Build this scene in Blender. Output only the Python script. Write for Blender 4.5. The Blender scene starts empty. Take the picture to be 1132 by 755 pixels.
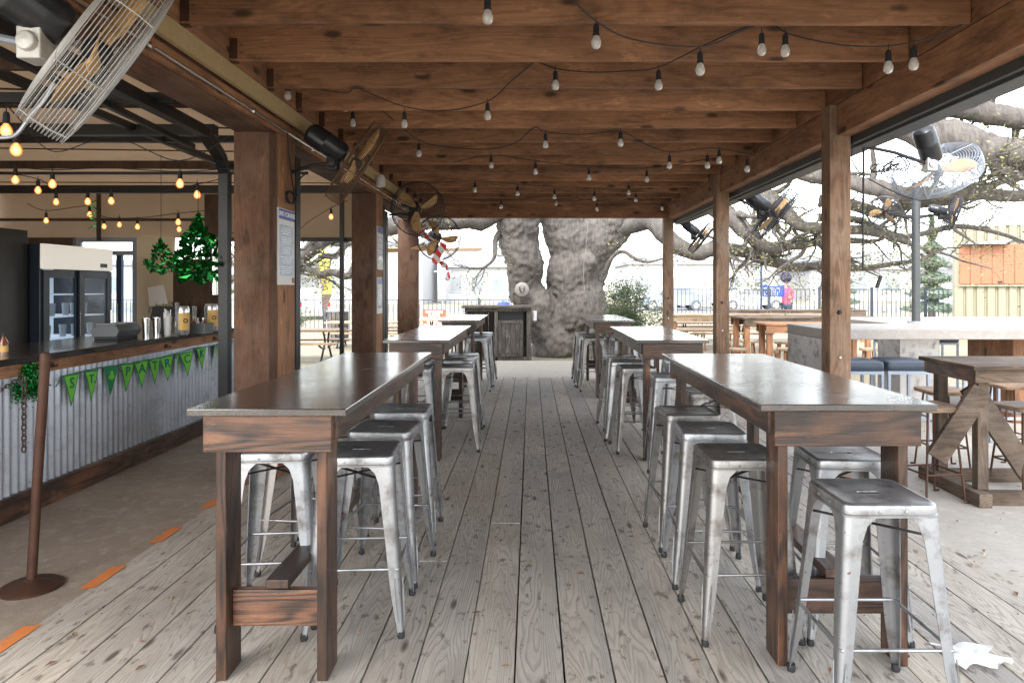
import bpy, math, random
from mathutils import Vector, Matrix, noise as mnoise
random.seed(7)
R = math.radians
scene = bpy.context.scene
col = scene.collection
H, F, CX, CY = 1.5, 760.0, 587.0, 317.0

def P(px, py, Y):
    """world point that stands at depth Y"""
    return Vector(((px - CX) * Y / F, Y, H - (py - CY) * Y / F))

# ------------------------------------------------------------------ materials
def new_mat(name):
    m = bpy.data.materials.new(name); m.use_nodes = True
    nt = m.node_tree; b = nt.nodes['Principled BSDF']
    return m, nt, b

def N(nt, typ, **kw):
    n = nt.nodes.new(typ)
    for k, v in kw.items():
        if k in n.inputs: n.inputs[k].default_value = v
        else: setattr(n, k, v)
    return n

def L(nt, a, b): nt.links.new(a, b)

def math_node(nt, op, a, b=None, c=None):
    n = nt.nodes.new('ShaderNodeMath'); n.operation = op
    for i, v in enumerate((a, b, c)):
        if v is None: continue
        if isinstance(v, (int, float)): n.inputs[i].default_value = v
        else: nt.links.new(v, n.inputs[i])
    return n.outputs[0]

def mixc(nt, fac, a, b, blend='MIX'):
    n = nt.nodes.new('ShaderNodeMix'); n.data_type = 'RGBA'; n.blend_type = blend
    for i, v in ((0, fac), (6, a), (7, b)):
        if isinstance(v, (int, float)): n.inputs[i].default_value = v
        elif isinstance(v, tuple): n.inputs[i].default_value = v if len(v) == 4 else (*v, 1)
        else: nt.links.new(v, n.inputs[i])
    return n.outputs[2]

def ramp(nt, fac, stops):
    n = nt.nodes.new('ShaderNodeValToRGB'); e = n.color_ramp.elements
    while len(e) < len(stops): e.new(0.5)
    for i, (p, c) in enumerate(stops):
        e[i].position = p
        e[i].color = (c, c, c, 1) if isinstance(c, (int, float)) else (*c, 1)
    nt.links.new(fac, n.inputs[0])
    return n.outputs[0]

def coords(nt, use_rnd=True):
    tc = N(nt, 'ShaderNodeTexCoord')
    if not use_rnd: return tc.outputs['Object'], None
    at = N(nt, 'ShaderNodeAttribute'); at.attribute_name = 'rnd'
    oi = N(nt, 'ShaderNodeObjectInfo')
    r = math_node(nt, 'ADD', at.outputs['Fac'], oi.outputs['Random'])
    cm = N(nt, 'ShaderNodeCombineXYZ')
    for i, k in enumerate((37.0, 53.0, 29.0)):
        L(nt, math_node(nt, 'MULTIPLY', r, k), cm.inputs[i])
    ad = N(nt, 'ShaderNodeVectorMath'); ad.operation = 'ADD'
    L(nt, tc.outputs['Object'], ad.inputs[0]); L(nt, cm.outputs[0], ad.inputs[1])
    return ad.outputs[0], r

def noise(nt, vec, scale, detail=3, rough=0.5, stretch=None, dist=0.0):
    if stretch:
        mp = N(nt, 'ShaderNodeMapping'); mp.inputs['Scale'].default_value = stretch
        L(nt, vec, mp.inputs[0]); vec = mp.outputs[0]
    n = N(nt, 'ShaderNodeTexNoise'); n.inputs['Scale'].default_value = scale
    n.inputs['Detail'].default_value = detail; n.inputs['Roughness'].default_value = rough
    n.inputs['Distortion'].default_value = dist
    L(nt, vec, n.inputs['Vector'])
    return n.outputs['Fac']

def bump(nt, b, h, strength=0.3, dist=0.01):
    bp = N(nt, 'ShaderNodeBump'); bp.inputs['Strength'].default_value = strength
    bp.inputs['Distance'].default_value = dist
    L(nt, h, bp.inputs['Height']); L(nt, bp.outputs[0], b.inputs['Normal'])

def wood(name, axis, dark, light, rough=0.7, figure=0.5, rings=26, blotch=0.5, scale=1.0, grey=None, coat=0.0, var=0.35, knots=0.5, gloss_var=0.1, bumps=0.35):
    m, nt, b = new_mat(name)
    v, r = coords(nt)
    al, ac = 0.35 * scale, 3.2 * scale
    st = [ac, ac, ac]; st['xyz'.index(axis)] = al
    fig = noise(nt, v, 1.6, 2, 0.4, tuple(st), 0.3)
    s = math_node(nt, 'SINE', math_node(nt, 'MULTIPLY', fig, rings * 6.28))
    s = math_node(nt, 'MULTIPLY_ADD', s, 0.5, 0.5)
    s = math_node(nt, 'POWER', s, 1.8)
    st2 = [60 * scale] * 3; st2['xyz'.index(axis)] = 1.6 * scale
    fib = noise(nt, v, 2.2, 4, 0.7, tuple(st2))
    bl = noise(nt, v, 3.0, 4, 0.6, tuple([1.2 if a != axis else 0.5 for a in 'xyz']))
    f = math_node(nt, 'ADD', math_node(nt, 'MULTIPLY', s, figure * 0.55), math_node(nt, 'MULTIPLY', fib, 0.9))
    f = math_node(nt, 'MULTIPLY_ADD', f, 0.62, 0.02)
    f = ramp(nt, f, [(0.12, 0.0), (0.62, 1.0)])
    c = mixc(nt, f, light, dark)
    c = mixc(nt, math_node(nt, 'MULTIPLY', ramp(nt, bl, [(0.35, 0.0), (0.7, 1.0)]), blotch), c, tuple(x * 0.42 for x in dark))
    if grey:
        g = ramp(nt, noise(nt, v, 2.1, 4, 0.65), [(0.45, 0.0), (0.7, 0.8)])
        c = mixc(nt, g, c, grey)
    # knots
    stk = [6.0] * 3; stk['xyz'.index(axis)] = 2.4
    mp = N(nt, 'ShaderNodeMapping'); mp.inputs['Scale'].default_value = tuple(stk); L(nt, v, mp.inputs[0])
    vo = N(nt, 'ShaderNodeTexVoronoi'); vo.inputs['Scale'].default_value = 1.0; L(nt, mp.outputs[0], vo.inputs['Vector'])
    k = ramp(nt, vo.outputs['Distance'], [(0.10, 1.0), (0.19, 0.0)])
    c = mixc(nt, math_node(nt, 'MULTIPLY', k, knots), c, tuple(x * 0.25 for x in dark))
    st4 = noise(nt, v, 5.5, 6, 0.75, tuple([1.0 if a != axis else 0.35 for a in 'xyz']))
    c = mixc(nt, ramp(nt, st4, [(0.50, 0.0), (0.66, 0.55)]), c, tuple(x * 0.30 for x in dark))
    c = mixc(nt, ramp(nt, st4, [(0.30, 0.55), (0.42, 0.0)]), c, tuple(min(1, x * 1.5) for x in light))
    hs = N(nt, 'ShaderNodeHueSaturation')
    L(nt, c, hs.inputs['Color'])
    wn = N(nt, 'ShaderNodeTexWhiteNoise'); wn.noise_dimensions = '1D'; L(nt, r, wn.inputs['W'])
    L(nt, math_node(nt, 'MULTIPLY_ADD', wn.outputs['Value'], var, 1 - var * 0.5), hs.inputs['Value'])
    L(nt, hs.outputs[0], b.inputs['Base Color'])
    L(nt, math_node(nt, 'MULTIPLY_ADD', bl, gloss_var * 2, rough - gloss_var), b.inputs['Roughness'])
    b.inputs['Coat Weight'].default_value = coat; b.inputs['Coat Roughness'].default_value = 0.12
    bump(nt, b, math_node(nt, 'ADD', math_node(nt, 'MULTIPLY', s, -0.4 * figure), fib), bumps, 0.004)
    return m

def plain(name, c, rough=0.5, metal=0.0, var=0.15, scale=8, emit=None, estr=0, coat=0, bstr=0.0, alpha=None, trans=0.0):
    m, nt, b = new_mat(name)
    v, r = coords(nt)
    n = noise(nt, v, scale, 4, 0.6)
    L(nt, mixc(nt, n, tuple(x * (1 - var) for x in c), tuple(min(1, x * (1 + var)) for x in c)), b.inputs['Base Color'])
    L(nt, math_node(nt, 'MULTIPLY_ADD', n, 0.2, rough - 0.1), b.inputs['Roughness'])
    b.inputs['Metallic'].default_value = metal
    b.inputs['Coat Weight'].default_value = coat
    if trans:
        b.inputs['Transmission Weight'].default_value = trans
    if emit:
        b.inputs['Emission Color'].default_value = (*emit, 1); b.inputs['Emission Strength'].default_value = estr
    if bstr: bump(nt, b, n, bstr, 0.01)
    return m

M = {}
CED_D, CED_L = (0.12, 0.052, 0.025), (0.50, 0.245, 0.122)
for ax in 'xyz':
    M['cedar_' + ax] = wood('cedar_' + ax, ax, CED_D, CED_L, 0.75, 0.3, 12, 0.4, 1.2, knots=0.85, var=.45)
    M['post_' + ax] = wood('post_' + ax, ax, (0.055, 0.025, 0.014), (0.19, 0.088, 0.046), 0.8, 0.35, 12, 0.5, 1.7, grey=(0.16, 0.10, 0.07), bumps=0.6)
    M['stain_' + ax] = wood('stain_' + ax, ax, (0.020, 0.011, 0.008), (0.23, 0.10, 0.05), 0.42, 0.8, 9, 0.9, 1.6, coat=0.12, knots=0.5, bumps=0.5, grey=(0.03, 0.02, 0.016))
    M['rustic_' + ax] = wood('rustic_' + ax, ax, (0.05, 0.034, 0.023), (0.19, 0.125, 0.08), 0.85, 0.6, 16, 0.6, 1.2, grey=(0.17, 0.135, 0.11))
    M['pine_' + ax] = wood('pine_' + ax, ax, (0.26, 0.17, 0.1), (0.5, 0.38, 0.26), 0.8, 0.5, 14, 0.2, 1.2)
    M['greywood_' + ax] = wood('greywood_' + ax, ax, (0.05, 0.043, 0.038), (0.21, 0.185, 0.16), 0.85, 0.6, 14, 0.6, 1.5)
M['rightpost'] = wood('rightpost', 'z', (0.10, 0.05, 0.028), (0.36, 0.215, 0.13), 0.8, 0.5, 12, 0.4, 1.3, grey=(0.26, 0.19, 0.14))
def deckmat():
    m, nt, b = new_mat('weathered_deck_boards')
    v, r = coords(nt)
    fig = noise(nt, v, 1.5, 2.5, 0.45, (4.2, 0.42, 4.2), 0.15)
    ph = math_node(nt, 'FRACT', math_node(nt, 'MULTIPLY', fig, 30.0))
    line = ramp(nt, ph, [(0.0, 1.0), (0.16, 0.75), (0.42, 0.05), (0.86, 0.0), (1.0, 1.0)])
    fib = noise(nt, v, 2.4, 4, 0.75, (70, 2.0, 70))
    fib2 = noise(nt, v, 2.0, 3, 0.6, (160, 3.0, 160))
    bl = noise(nt, v, 2.6, 5, 0.65, (1.6, .7, 1.6))
    sp = noise(nt, v, 17, 3, 0.6, (1.3, .6, 1.3))
    c = mixc(nt, fib, (0.54, 0.495, 0.43), (0.37, 0.335, 0.29))
    amt = math_node(nt, 'MULTIPLY', line, math_node(nt, 'MULTIPLY_ADD', fib2, 0.62, 0.06))
    c = mixc(nt, amt, c, (0.13, 0.10, 0.078))
    c = mixc(nt, ramp(nt, bl, [(0.42, 0.0), (0.66, 0.55)]), c, (0.27, 0.235, 0.20))
    c = mixc(nt, ramp(nt, sp, [(0.60, 0.0), (0.68, 0.7)]), c, (0.10, 0.08, 0.066))
    mp = N(nt, 'ShaderNodeMapping'); mp.inputs['Scale'].default_value = (5.5, 1.6, 5.5); L(nt, v, mp.inputs[0])
    vo = N(nt, 'ShaderNodeTexVoronoi'); vo.inputs['Scale'].default_value = 1.0; L(nt, mp.outputs[0], vo.inputs['Vector'])
    c = mixc(nt, ramp(nt, vo.outputs['Distance'], [(0.05, 0.85), (0.11, 0.0)]), c, (0.06, 0.045, 0.036))
    hs = N(nt, 'ShaderNodeHueSaturation'); L(nt, c, hs.inputs['Color'])
    wn = N(nt, 'ShaderNodeTexWhiteNoise'); wn.noise_dimensions = '1D'; L(nt, r, wn.inputs['W'])
    L(nt, math_node(nt, 'MULTIPLY_ADD', wn.outputs['Value'], .34, 1.03), hs.inputs['Value'])
    L(nt, math_node(nt, 'MULTIPLY_ADD', wn.outputs['Value'], .5, .75), hs.inputs['Saturation'])
    L(nt, hs.outputs[0], b.inputs['Base Color'])
    L(nt, math_node(nt, 'MULTIPLY_ADD', bl, -.25, .82), b.inputs['Roughness'])
    bump(nt, b, math_node(nt, 'ADD', math_node(nt, 'MULTIPLY', line, -.7), fib), .55, .004)
    return m
M['deck'] = deckmat()

def tabletop(name):
    m, nt, b = new_mat(name)
    v, r = coords(nt)
    fib = noise(nt, v, 2.0, 4, 0.7, (40, 1.2, 40))
    bl = noise(nt, v, 5, 5, 0.65)
    big = noise(nt, v, 1.3, 3, 0.5)
    c = mixc(nt, fib, (0.012, 0.011, 0.012), (0.060, 0.050, 0.048))
    c = mixc(nt, ramp(nt, bl, [(0.55, 0.0), (0.72, 0.5)]), c, (0.12, 0.075, 0.05))
    L(nt, c, b.inputs['Base Color'])
    L(nt, math_node(nt, 'ADD', math_node(nt, 'MULTIPLY', ramp(nt, bl, [(0.3, 0.0), (0.75, 1.0)]), 0.16), math_node(nt, 'MULTIPLY_ADD', big, 0.2, 0.06)), b.inputs['Roughness'])
    sc_ = noise(nt, v, 3.0, 6, 0.8, (2, 9, 2), 1.5)
    c = mixc(nt, ramp(nt, math_node(nt, 'ABSOLUTE', math_node(nt, 'SUBTRACT', sc_, 0.5)), [(0.0, 0.5), (0.01, 0.0)]), c, (0.22, 0.16, 0.12))
    L(nt, c, b.inputs['Base Color'])
    b.inputs['Specular IOR Level'].default_value = 0.8; b.inputs['Coat Weight'].default_value = 0.7; b.inputs['Coat Roughness'].default_value = 0.16; b.inputs['Coat IOR'].default_value = 1.7
    h = math_node(nt, 'ADD', math_node(nt, 'MULTIPLY', fib, 0.5), bl)
    bump(nt, b, h, 0.25, 0.004)
    return m
M['tabletop'] = tabletop('varnished_top')

def steel(name, base=(0.42, 0.43, 0.45), rough=0.38, stain=(0.16, 0.13, 0.11), metal=0.80):
    m, nt, b = new_mat(name)
    v, r = coords(nt)
    n1 = noise(nt, v, 9, 5, 0.65); n2 = noise(nt, v, 2.5, 3, 0.5); n3 = noise(nt, v, 60, 2, 0.5)
    c = mixc(nt, n2, tuple(x * 0.72 for x in base), tuple(min(1, x * 1.22) for x in base))
    wn = N(nt, 'ShaderNodeTexWhiteNoise'); wn.noise_dimensions = '1D'
    oi = N(nt, 'ShaderNodeObjectInfo'); L(nt, math_node(nt, 'MULTIPLY', oi.outputs['Random'], 17.0), wn.inputs['W'])
    c = mixc(nt, math_node(nt, 'MULTIPLY', wn.outputs['Value'], 0.45), c, (base[0] * .62, base[1] * .55, base[2] * .48))
    c = mixc(nt, ramp(nt, n1, [(0.50, 0.0), (0.68, 0.8)]), c, stain)
    c = mixc(nt, ramp(nt, n3, [(0.70, 0.0), (0.76, 0.8)]), c, (0.12, 0.06, 0.03))
    L(nt, c, b.inputs['Base Color'])
    b.inputs['Metallic'].default_value = metal
    L(nt, math_node(nt, 'MULTIPLY_ADD', n1, 0.34, rough - 0.17), b.inputs['Roughness'])
    bump(nt, b, math_node(nt, 'ADD', n1, n3), 0.06, 0.004)
    return m
M['steel'] = steel('brushed_stool_steel', (0.40, 0.415, 0.44), 0.40, (0.13, 0.11, 0.095))
M['darksteel'] = steel('weathered_stool_steel', (0.33, 0.325, 0.32), 0.42, (0.11, 0.085, 0.07))
M['galv'] = steel('galvanised_corrugated', (0.56, 0.60, 0.68), 0.5, (0.36, 0.38, 0.42))
M['concsteel'] = steel('dull_pedestal_steel', (0.52, 0.52, 0.53), 0.45)
M['chrome'] = plain('chrome', (0.7, 0.7, 0.7), 0.22, 1.0)
M['wire'] = plain('fan_wire', (0.5, 0.5, 0.5), 0.45, 0.3)
M['wirebrown'] = plain('rusted_fan_wire', (0.14, 0.085, 0.05), 0.6, 0.4)
M['wireblack'] = plain('black_fan_wire', (0.04, 0.04, 0.045), 0.5, 0.3)
M['motor'] = plain('black_motor', (0.022, 0.024, 0.028), 0.35, 0.2, coat=0.3)
M['blade'] = wood('fan_blade', 'x', (0.55, 0.31, 0.11), (0.78, 0.50, 0.22), 0.5, 0.3, 10, 0.1, 2)
M['black'] = plain('black_rubber', (0.018, 0.018, 0.02), 0.6)
M['blackpaint'] = plain('black_painted_steel', (0.025, 0.026, 0.028), 0.45, 0.2, var=0.4)
M['greypaint'] = plain('grey_gutter_paint', (0.065, 0.07, 0.072), 0.5, 0.3, var=0.3)
M['fencemetal'] = plain('fence_metal', (0.045, 0.055, 0.075), 0.5, 0.2)
M['white'] = plain('white_paint', (0.75, 0.75, 0.74), 0.5, var=0.06)
M['whiteplastic'] = plain('white_plastic', (0.7, 0.7, 0.68), 0.35, var=0.05)
M['bracket'] = plain('cast_bracket', (0.6, 0.6, 0.58), 0.5, 0.4, var=0.3, scale=30)
M['cream'] = plain('cream_board', (0.42, 0.31, 0.16), 0.8, var=0.18, scale=20)
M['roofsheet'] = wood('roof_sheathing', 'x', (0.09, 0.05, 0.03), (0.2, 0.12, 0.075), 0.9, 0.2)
M['rust'] = plain('rusted_iron', (0.085, 0.04, 0.026), 0.65, 0.5, var=0.5, scale=14, bstr=0.3)
M['chain'] = plain('chain_iron', (0.12, 0.09, 0.075), 0.55, 0.7, var=0.4)
M['counter'] = plain('dark_counter', (0.022, 0.021, 0.022), 0.22, 0.0, var=0.6, scale=5, coat=0.4)
def wornpaint():
    m, nt, b = new_mat('worn_orange_paint')
    v = N(nt, 'ShaderNodeTexCoord').outputs['Object']
    n1 = noise(nt, v, 28, 5, 0.75); n2 = noise(nt, v, 7, 3, 0.6)
    c = mixc(nt, n2, (0.62, 0.15, 0.03), (0.85, 0.30, 0.07))
    c = mixc(nt, ramp(nt, n1, [(0.54, 0.0), (0.62, 0.85)]), c, (0.36, 0.27, 0.2))
    L(nt, c, b.inputs['Base Color']); b.inputs['Roughness'].default_value = .8
    return m
M['orange'] = wornpaint()
M['cord'] = plain('light_cord', (0.016, 0.016, 0.018), 0.6)
M['blackwall'] = plain('black_cooler_side', (0.015, 0.014, 0.014), 0.45, var=0.5)
M['brownwall'] = wood('bar_side_wall', 'z', (0.05, 0.028, 0.018), (0.13, 0.08, 0.05), 0.8, 0.3)
M['creamwall'] = plain('cream_wall', (0.72, 0.62, 0.45), 0.7, var=0.08)
M['frame'] = plain('navy_cooler_frame', (0.018, 0.026, 0.042), 0.35, 0.2)
M['coolerwhite'] = plain('glowing_cooler_lining', (0.75, 0.78, 0.8), 0.5, var=0.04, emit=(0.8, 0.9, 1.0), estr=0.35)  # emission added to brighten the cooler inside, no lamp is modelled there
M['header'] = plain('cooler_header', (0.86, 0.84, 0.78), 0.4, var=0.03, emit=(1, 0.95, 0.85), estr=0.4)
M['vinyl'] = plain('blue_grey_vinyl', (0.035, 0.05, 0.075), 0.38, var=0.25, coat=0.2)
M['greyframe'] = plain('grey_frame_paint', (0.30, 0.34, 0.40), 0.5, 0.3, var=0.1)
M['seatwood'] = wood('stool_seat_wood', 'x', (0.16, 0.09, 0.05), (0.4, 0.26, 0.16), 0.5, 0.5, 12, 0.2, 2)
M['paper'] = plain('white_paper', (0.85, 0.85, 0.86), 0.8, var=0.03)
M['bluepaint'] = plain('blue_board', (0.03, 0.08, 0.42), 0.5, var=0.1)
M['navy'] = plain('navy_metal', (0.03, 0.05, 0.1), 0.4, 0.3)
M['redsign'] = plain('red_sign', (0.7, 0.10, 0.05), 0.5, var=0.1)
M['letterwhite'] = plain('sign_letter_white', (0.9, 0.9, 0.9), 0.6, var=0.0)
M['menublue'] = plain('menu_header_blue', (0.06, 0.11, 0.42), 0.35, var=0.05)
M['menupale'] = plain('menu_board_pale', (0.42, 0.50, 0.62), 0.25, var=0.12, scale=6, coat=0.3)
M['menutext'] = plain('menu_text_white', (0.78, 0.82, 0.88), 0.5, var=0.0)
M['pink'] = plain('pink_cloth', (0.75, 0.12, 0.22), 0.8)
M['skin'] = plain('skin', (0.45, 0.26, 0.18), 0.6, var=0.08)
M['trousers'] = plain('dark_trousers', (0.04, 0.07, 0.11), 0.8)
M['hatfur'] = plain('dark_hat', (0.035, 0.03, 0.08), 0.9)
M['greenlight'] = plain('lime_felt', (0.16, 0.52, 0.05), 0.8, var=0.12, scale=20)
M['greendark'] = plain('dark_green_felt', (0.012, 0.20, 0.07), 0.8, var=0.15)
M['tealletter'] = plain('teal_letter', (0.01, 0.14, 0.10), 0.8, var=0.05)
M['foil'] = plain('green_foil', (0.012, 0.20, 0.035), 0.25, 0.8, var=0.7, scale=30)
M['canlabel'] = plain('gold_can_label', (0.65, 0.38, 0.10), 0.4, var=0.15)
M['alu'] = plain('can_aluminium', (0.75, 0.76, 0.78), 0.28, 0.9)
M['plasticgrey'] = plain('grey_plastic_box', (0.09, 0.10, 0.11), 0.4)
M['amber'] = plain('amber_bottle', (0.2, 0.06, 0.015), 0.15, coat=0.5)
M['bark'] = None
M['pale_conc'] = None

def glassy(name, c=(0.9, 0.95, 1.0), a=0.25, rough=0.08):
    m, nt, b = new_mat(name)
    out = nt.nodes['Material Output']
    tr = N(nt, 'ShaderNodeBsdfTransparent'); tr.inputs[0].default_value = (*c, 1)
    gl = N(nt, 'ShaderNodeBsdfGlossy'); gl.inputs['Roughness'].default_value = rough
    v, r = coords(nt)
    fr = N(nt, 'ShaderNodeFresnel'); fr.inputs[0].default_value = 1.45
    n = noise(nt, v, 4, 2)
    mx = N(nt, 'ShaderNodeMixShader')
    lw = N(nt, 'ShaderNodeLayerWeight'); lw.inputs[0].default_value = .5
    L(nt, math_node(nt, 'ADD', math_node(nt, 'MULTIPLY', n, a), math_node(nt, 'MULTIPLY', math_node(nt, 'POWER', lw.outputs['Facing'], 4.0), 0.5)), mx.inputs[0])
    L(nt, tr.outputs[0], mx.inputs[1]); L(nt, gl.outputs[0], mx.inputs[2]); L(nt, mx.outputs[0], out.inputs['Surface'])
    return m
M['glass'] = glassy('door_glass', a=0.05)
def frosted(name, c):
    m, nt, b = new_mat(name)
    v, r = coords(nt)
    n = noise(nt, v, 30, 2)
    L(nt, mixc(nt, n, tuple(x * 0.85 for x in c), c), b.inputs['Base Color'])
    b.inputs['Roughness'].default_value = 0.12; b.inputs['Transmission Weight'].default_value = 0.55
    b.inputs['IOR'].default_value = 1.3
    return m
M['bulb'] = frosted('clear_bulb_glass', (0.85, 0.83, 0.80))
M['tumbler'] = plain('tumbler_glass', (0.5, 0.52, 0.52), 0.15, trans=0.3, coat=.5)
def glow(name):
    m, nt, b = new_mat(name)
    v, r = coords(nt)
    lw = N(nt, 'ShaderNodeLayerWeight'); lw.inputs[0].default_value = 0.35
    c = ramp(nt, lw.outputs['Facing'], [(0.0, (1.0, 0.60, 0.22)), (0.35, (1.0, 0.26, 0.035)), (1.0, (0.6, 0.15, 0.02))])
    L(nt, c, b.inputs['Emission Color'])
    L(nt, ramp(nt, lw.outputs['Facing'], [(0.0, 1.0), (0.6, 0.12)]), b.inputs['Roughness'])
    st = math_node(nt, 'MULTIPLY', ramp(nt, lw.outputs['Facing'], [(0.0, 1.0), (0.3, 0.35), (0.75, 0.16)]), 2.8)
    L(nt, st, b.inputs['Emission Strength'])
    b.inputs['Base Color'].default_value = (0.9, 0.5, 0.2, 1)
    return m
M['glow'] = glow('warm_lit_bulb')

def bark():
    m, nt, b = new_mat('oak_bark')
    v, r = coords(nt)
    n = noise(nt, v, 3.4, 7, 0.72, (5, 5, 1.3), 0.5)
    n2 = noise(nt, v, 1.1, 4, 0.6)
    n3 = noise(nt, v, 2.2, 5, 0.7)
    c = ramp(nt, n, [(0.30, (0.055, 0.048, 0.045)), (0.50, (0.12, 0.106, 0.096)), (0.80, (0.19, 0.172, 0.155))])
    c = mixc(nt, ramp(nt, n2, [(0.48, 0.0), (0.75, 0.35)]), c, (0.25, 0.23, 0.205))
    c = mixc(nt, ramp(nt, n3, [(0.62, 0.0), (0.72, 0.5)]), c, (0.16, 0.18, 0.13))
    L(nt, c, b.inputs['Base Color']); b.inputs['Roughness'].default_value = 0.95
    bump(nt, b, n, 0.7, 0.04)
    return m
M['bark'] = bark()

def leafmat(name, c1, c2, tr=0.4):
    m, nt, b = new_mat(name)
    out = nt.nodes['Material Output']
    at = N(nt, 'ShaderNodeAttribute'); at.attribute_name = 'rnd'
    c = mixc(nt, at.outputs['Fac'], c1, c2)
    L(nt, c, b.inputs['Base Color']); b.inputs['Roughness'].default_value = 0.6
    t = N(nt, 'ShaderNodeBsdfTranslucent'); L(nt, c, t.inputs[0])
    mx = N(nt, 'ShaderNodeMixShader'); mx.inputs[0].default_value = tr
    L(nt, b.outputs[0], mx.inputs[1]); L(nt, t.outputs[0], mx.inputs[2]); L(nt, mx.outputs[0], out.inputs['Surface'])
    return m
M['oakleaf'] = leafmat('oak_leaves', (0.09, 0.11, 0.04), (0.42, 0.40, 0.20), .5)
M['bushleaf'] = leafmat('bush_leaves', (0.04, 0.07, 0.025), (0.16, 0.2, 0.09))
M['coniferleaf'] = leafmat('conifer_needles', (0.08, 0.12, 0.08), (0.2, 0.25, 0.18), 0.2)
M['redleaf'] = leafmat('red_leaves', (0.4, 0.06, 0.03), (0.6, 0.2, 0.08))
M['deadleaf'] = leafmat('dead_leaves', (0.16, 0.07, 0.03), (0.5, 0.36, 0.22), 0.1)

def ground_mat(name, c1, c2, c3, scale=1.0, rough=0.9, b_=0.3, speck=0.3):
    m, nt, b = new_mat(name)
    tc = N(nt, 'ShaderNodeTexCoord'); v = tc.outputs['Object']
    n1 = noise(nt, v, 0.7 * scale, 5, 0.6); n2 = noise(nt, v, 6 * scale, 6, 0.7); n3 = noise(nt, v, 60 * scale, 3, 0.6)
    c = mixc(nt, ramp(nt, n1, [(0.3, 0.0), (0.7, 1.0)]), c1, c2)
    c = mixc(nt, ramp(nt, n2, [(0.5, 0.0), (0.75, 0.8)]), c, c3)
    c = mixc(nt, ramp(nt, n3, [(0.62, 0.0), (0.75, speck)]), c, tuple(x * 0.3 for x in c3))
    n4 = noise(nt, v, 1.9 * scale, 7, 0.8, None, 1.2)
    ck = ramp(nt, math_node(nt, 'ABSOLUTE', math_node(nt, 'SUBTRACT', n4, 0.5)), [(0.0, 0.55), (0.006, 0.0)])
    c = mixc(nt, ck, c, tuple(x * 0.3 for x in c2))
    L(nt, c, b.inputs['Base Color'])
    L(nt, math_node(nt, 'MULTIPLY_ADD', n2, 0.3, rough - 0.25), b.inputs['Roughness'])
    bump(nt, b, math_node(nt, 'ADD', n2, n3), b_, 0.01)
    return m
M['ground'] = ground_mat('dry_dirt_and_grass', (0.29, 0.25, 0.175), (0.23, 0.205, 0.13), (0.34, 0.305, 0.23), 0.9)
M['slab'] = ground_mat('stained_brown_concrete', (0.40, 0.33, 0.265), (0.27, 0.215, 0.165), (0.52, 0.47, 0.41), 1.6, 0.8, 0.2, 0.7)
M['patio'] = ground_mat('pale_patio_concrete', (0.50, 0.46, 0.40), (0.40, 0.365, 0.315), (0.56, 0.53, 0.47), 1.4, 0.85, 0.15, 0.5)
M['pad'] = ground_mat('sandy_pad', (0.56, 0.50, 0.42), (0.50, 0.45, 0.38), (0.62, 0.57, 0.50), 1.5, 0.9, 0.15)
M['road'] = ground_mat('pale_asphalt', (0.20, 0.20, 0.20), (0.16, 0.16, 0.17), (0.25, 0.25, 0.25), 0.3)
M['conctop'] = ground_mat('cast_concrete', (0.29, 0.265, 0.24), (0.23, 0.21, 0.19), (0.34, 0.32, 0.295), 2.5, 0.6, 0.08, 0.15)
M['containercream'] = plain('cream_container_paint', (0.27, 0.25, 0.175), 0.6, var=0.12, scale=2)
M['shutter'] = plain('orange_shutter_paint', (0.33, 0.135, 0.07), 0.6, var=0.15, scale=4)
M['wallpale'] = plain('haze_pale_wall', (0.40, 0.40, 0.41), 0.8, var=0.05, scale=1)  # distance haze put into the wall colour as paleness
M['roofpale'] = plain('haze_pale_roof', (0.26, 0.265, 0.28), 0.8, var=0.1, scale=1)  # roof colour paled the same way to imitate haze
M['paneblue'] = plain('haze_pale_pane', (0.20, 0.22, 0.24), 0.2, var=0.2, scale=1)  # panes lightened in colour in place of distance haze
M['carwhite'] = plain('car_paint_white', (0.42, 0.43, 0.45), 0.25, var=0.03, coat=1)
M['carblue'] = plain('car_paint_blue', (0.24, 0.28, 0.34), 0.25, var=0.03, coat=1)
M['tyre'] = plain('haze_pale_tyre', (0.11, 0.11, 0.12), 0.8)  # no dust: tyre colour lifted to imitate the bright, washed-out distance
M['taillight'] = plain('tail_light', (0.6, 0.02, 0.02), 0.3)
M['crate'] = plain('tan_crate', (0.5, 0.38, 0.22), 0.8)
M['binblue'] = plain('blue_bin', (0.03, 0.08, 0.4), 0.5)
M['flagyellow'] = plain('yellow_flag', (0.72, 0.64, 0.10), 0.7, var=0.08)
M['flagdark'] = plain('dark_flag_base', (0.10, 0.07, 0.06), 0.7, var=0.3)
M['flagorange'] = plain('orange_flag_print', (0.75, 0.25, 0.05), 0.7)

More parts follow.
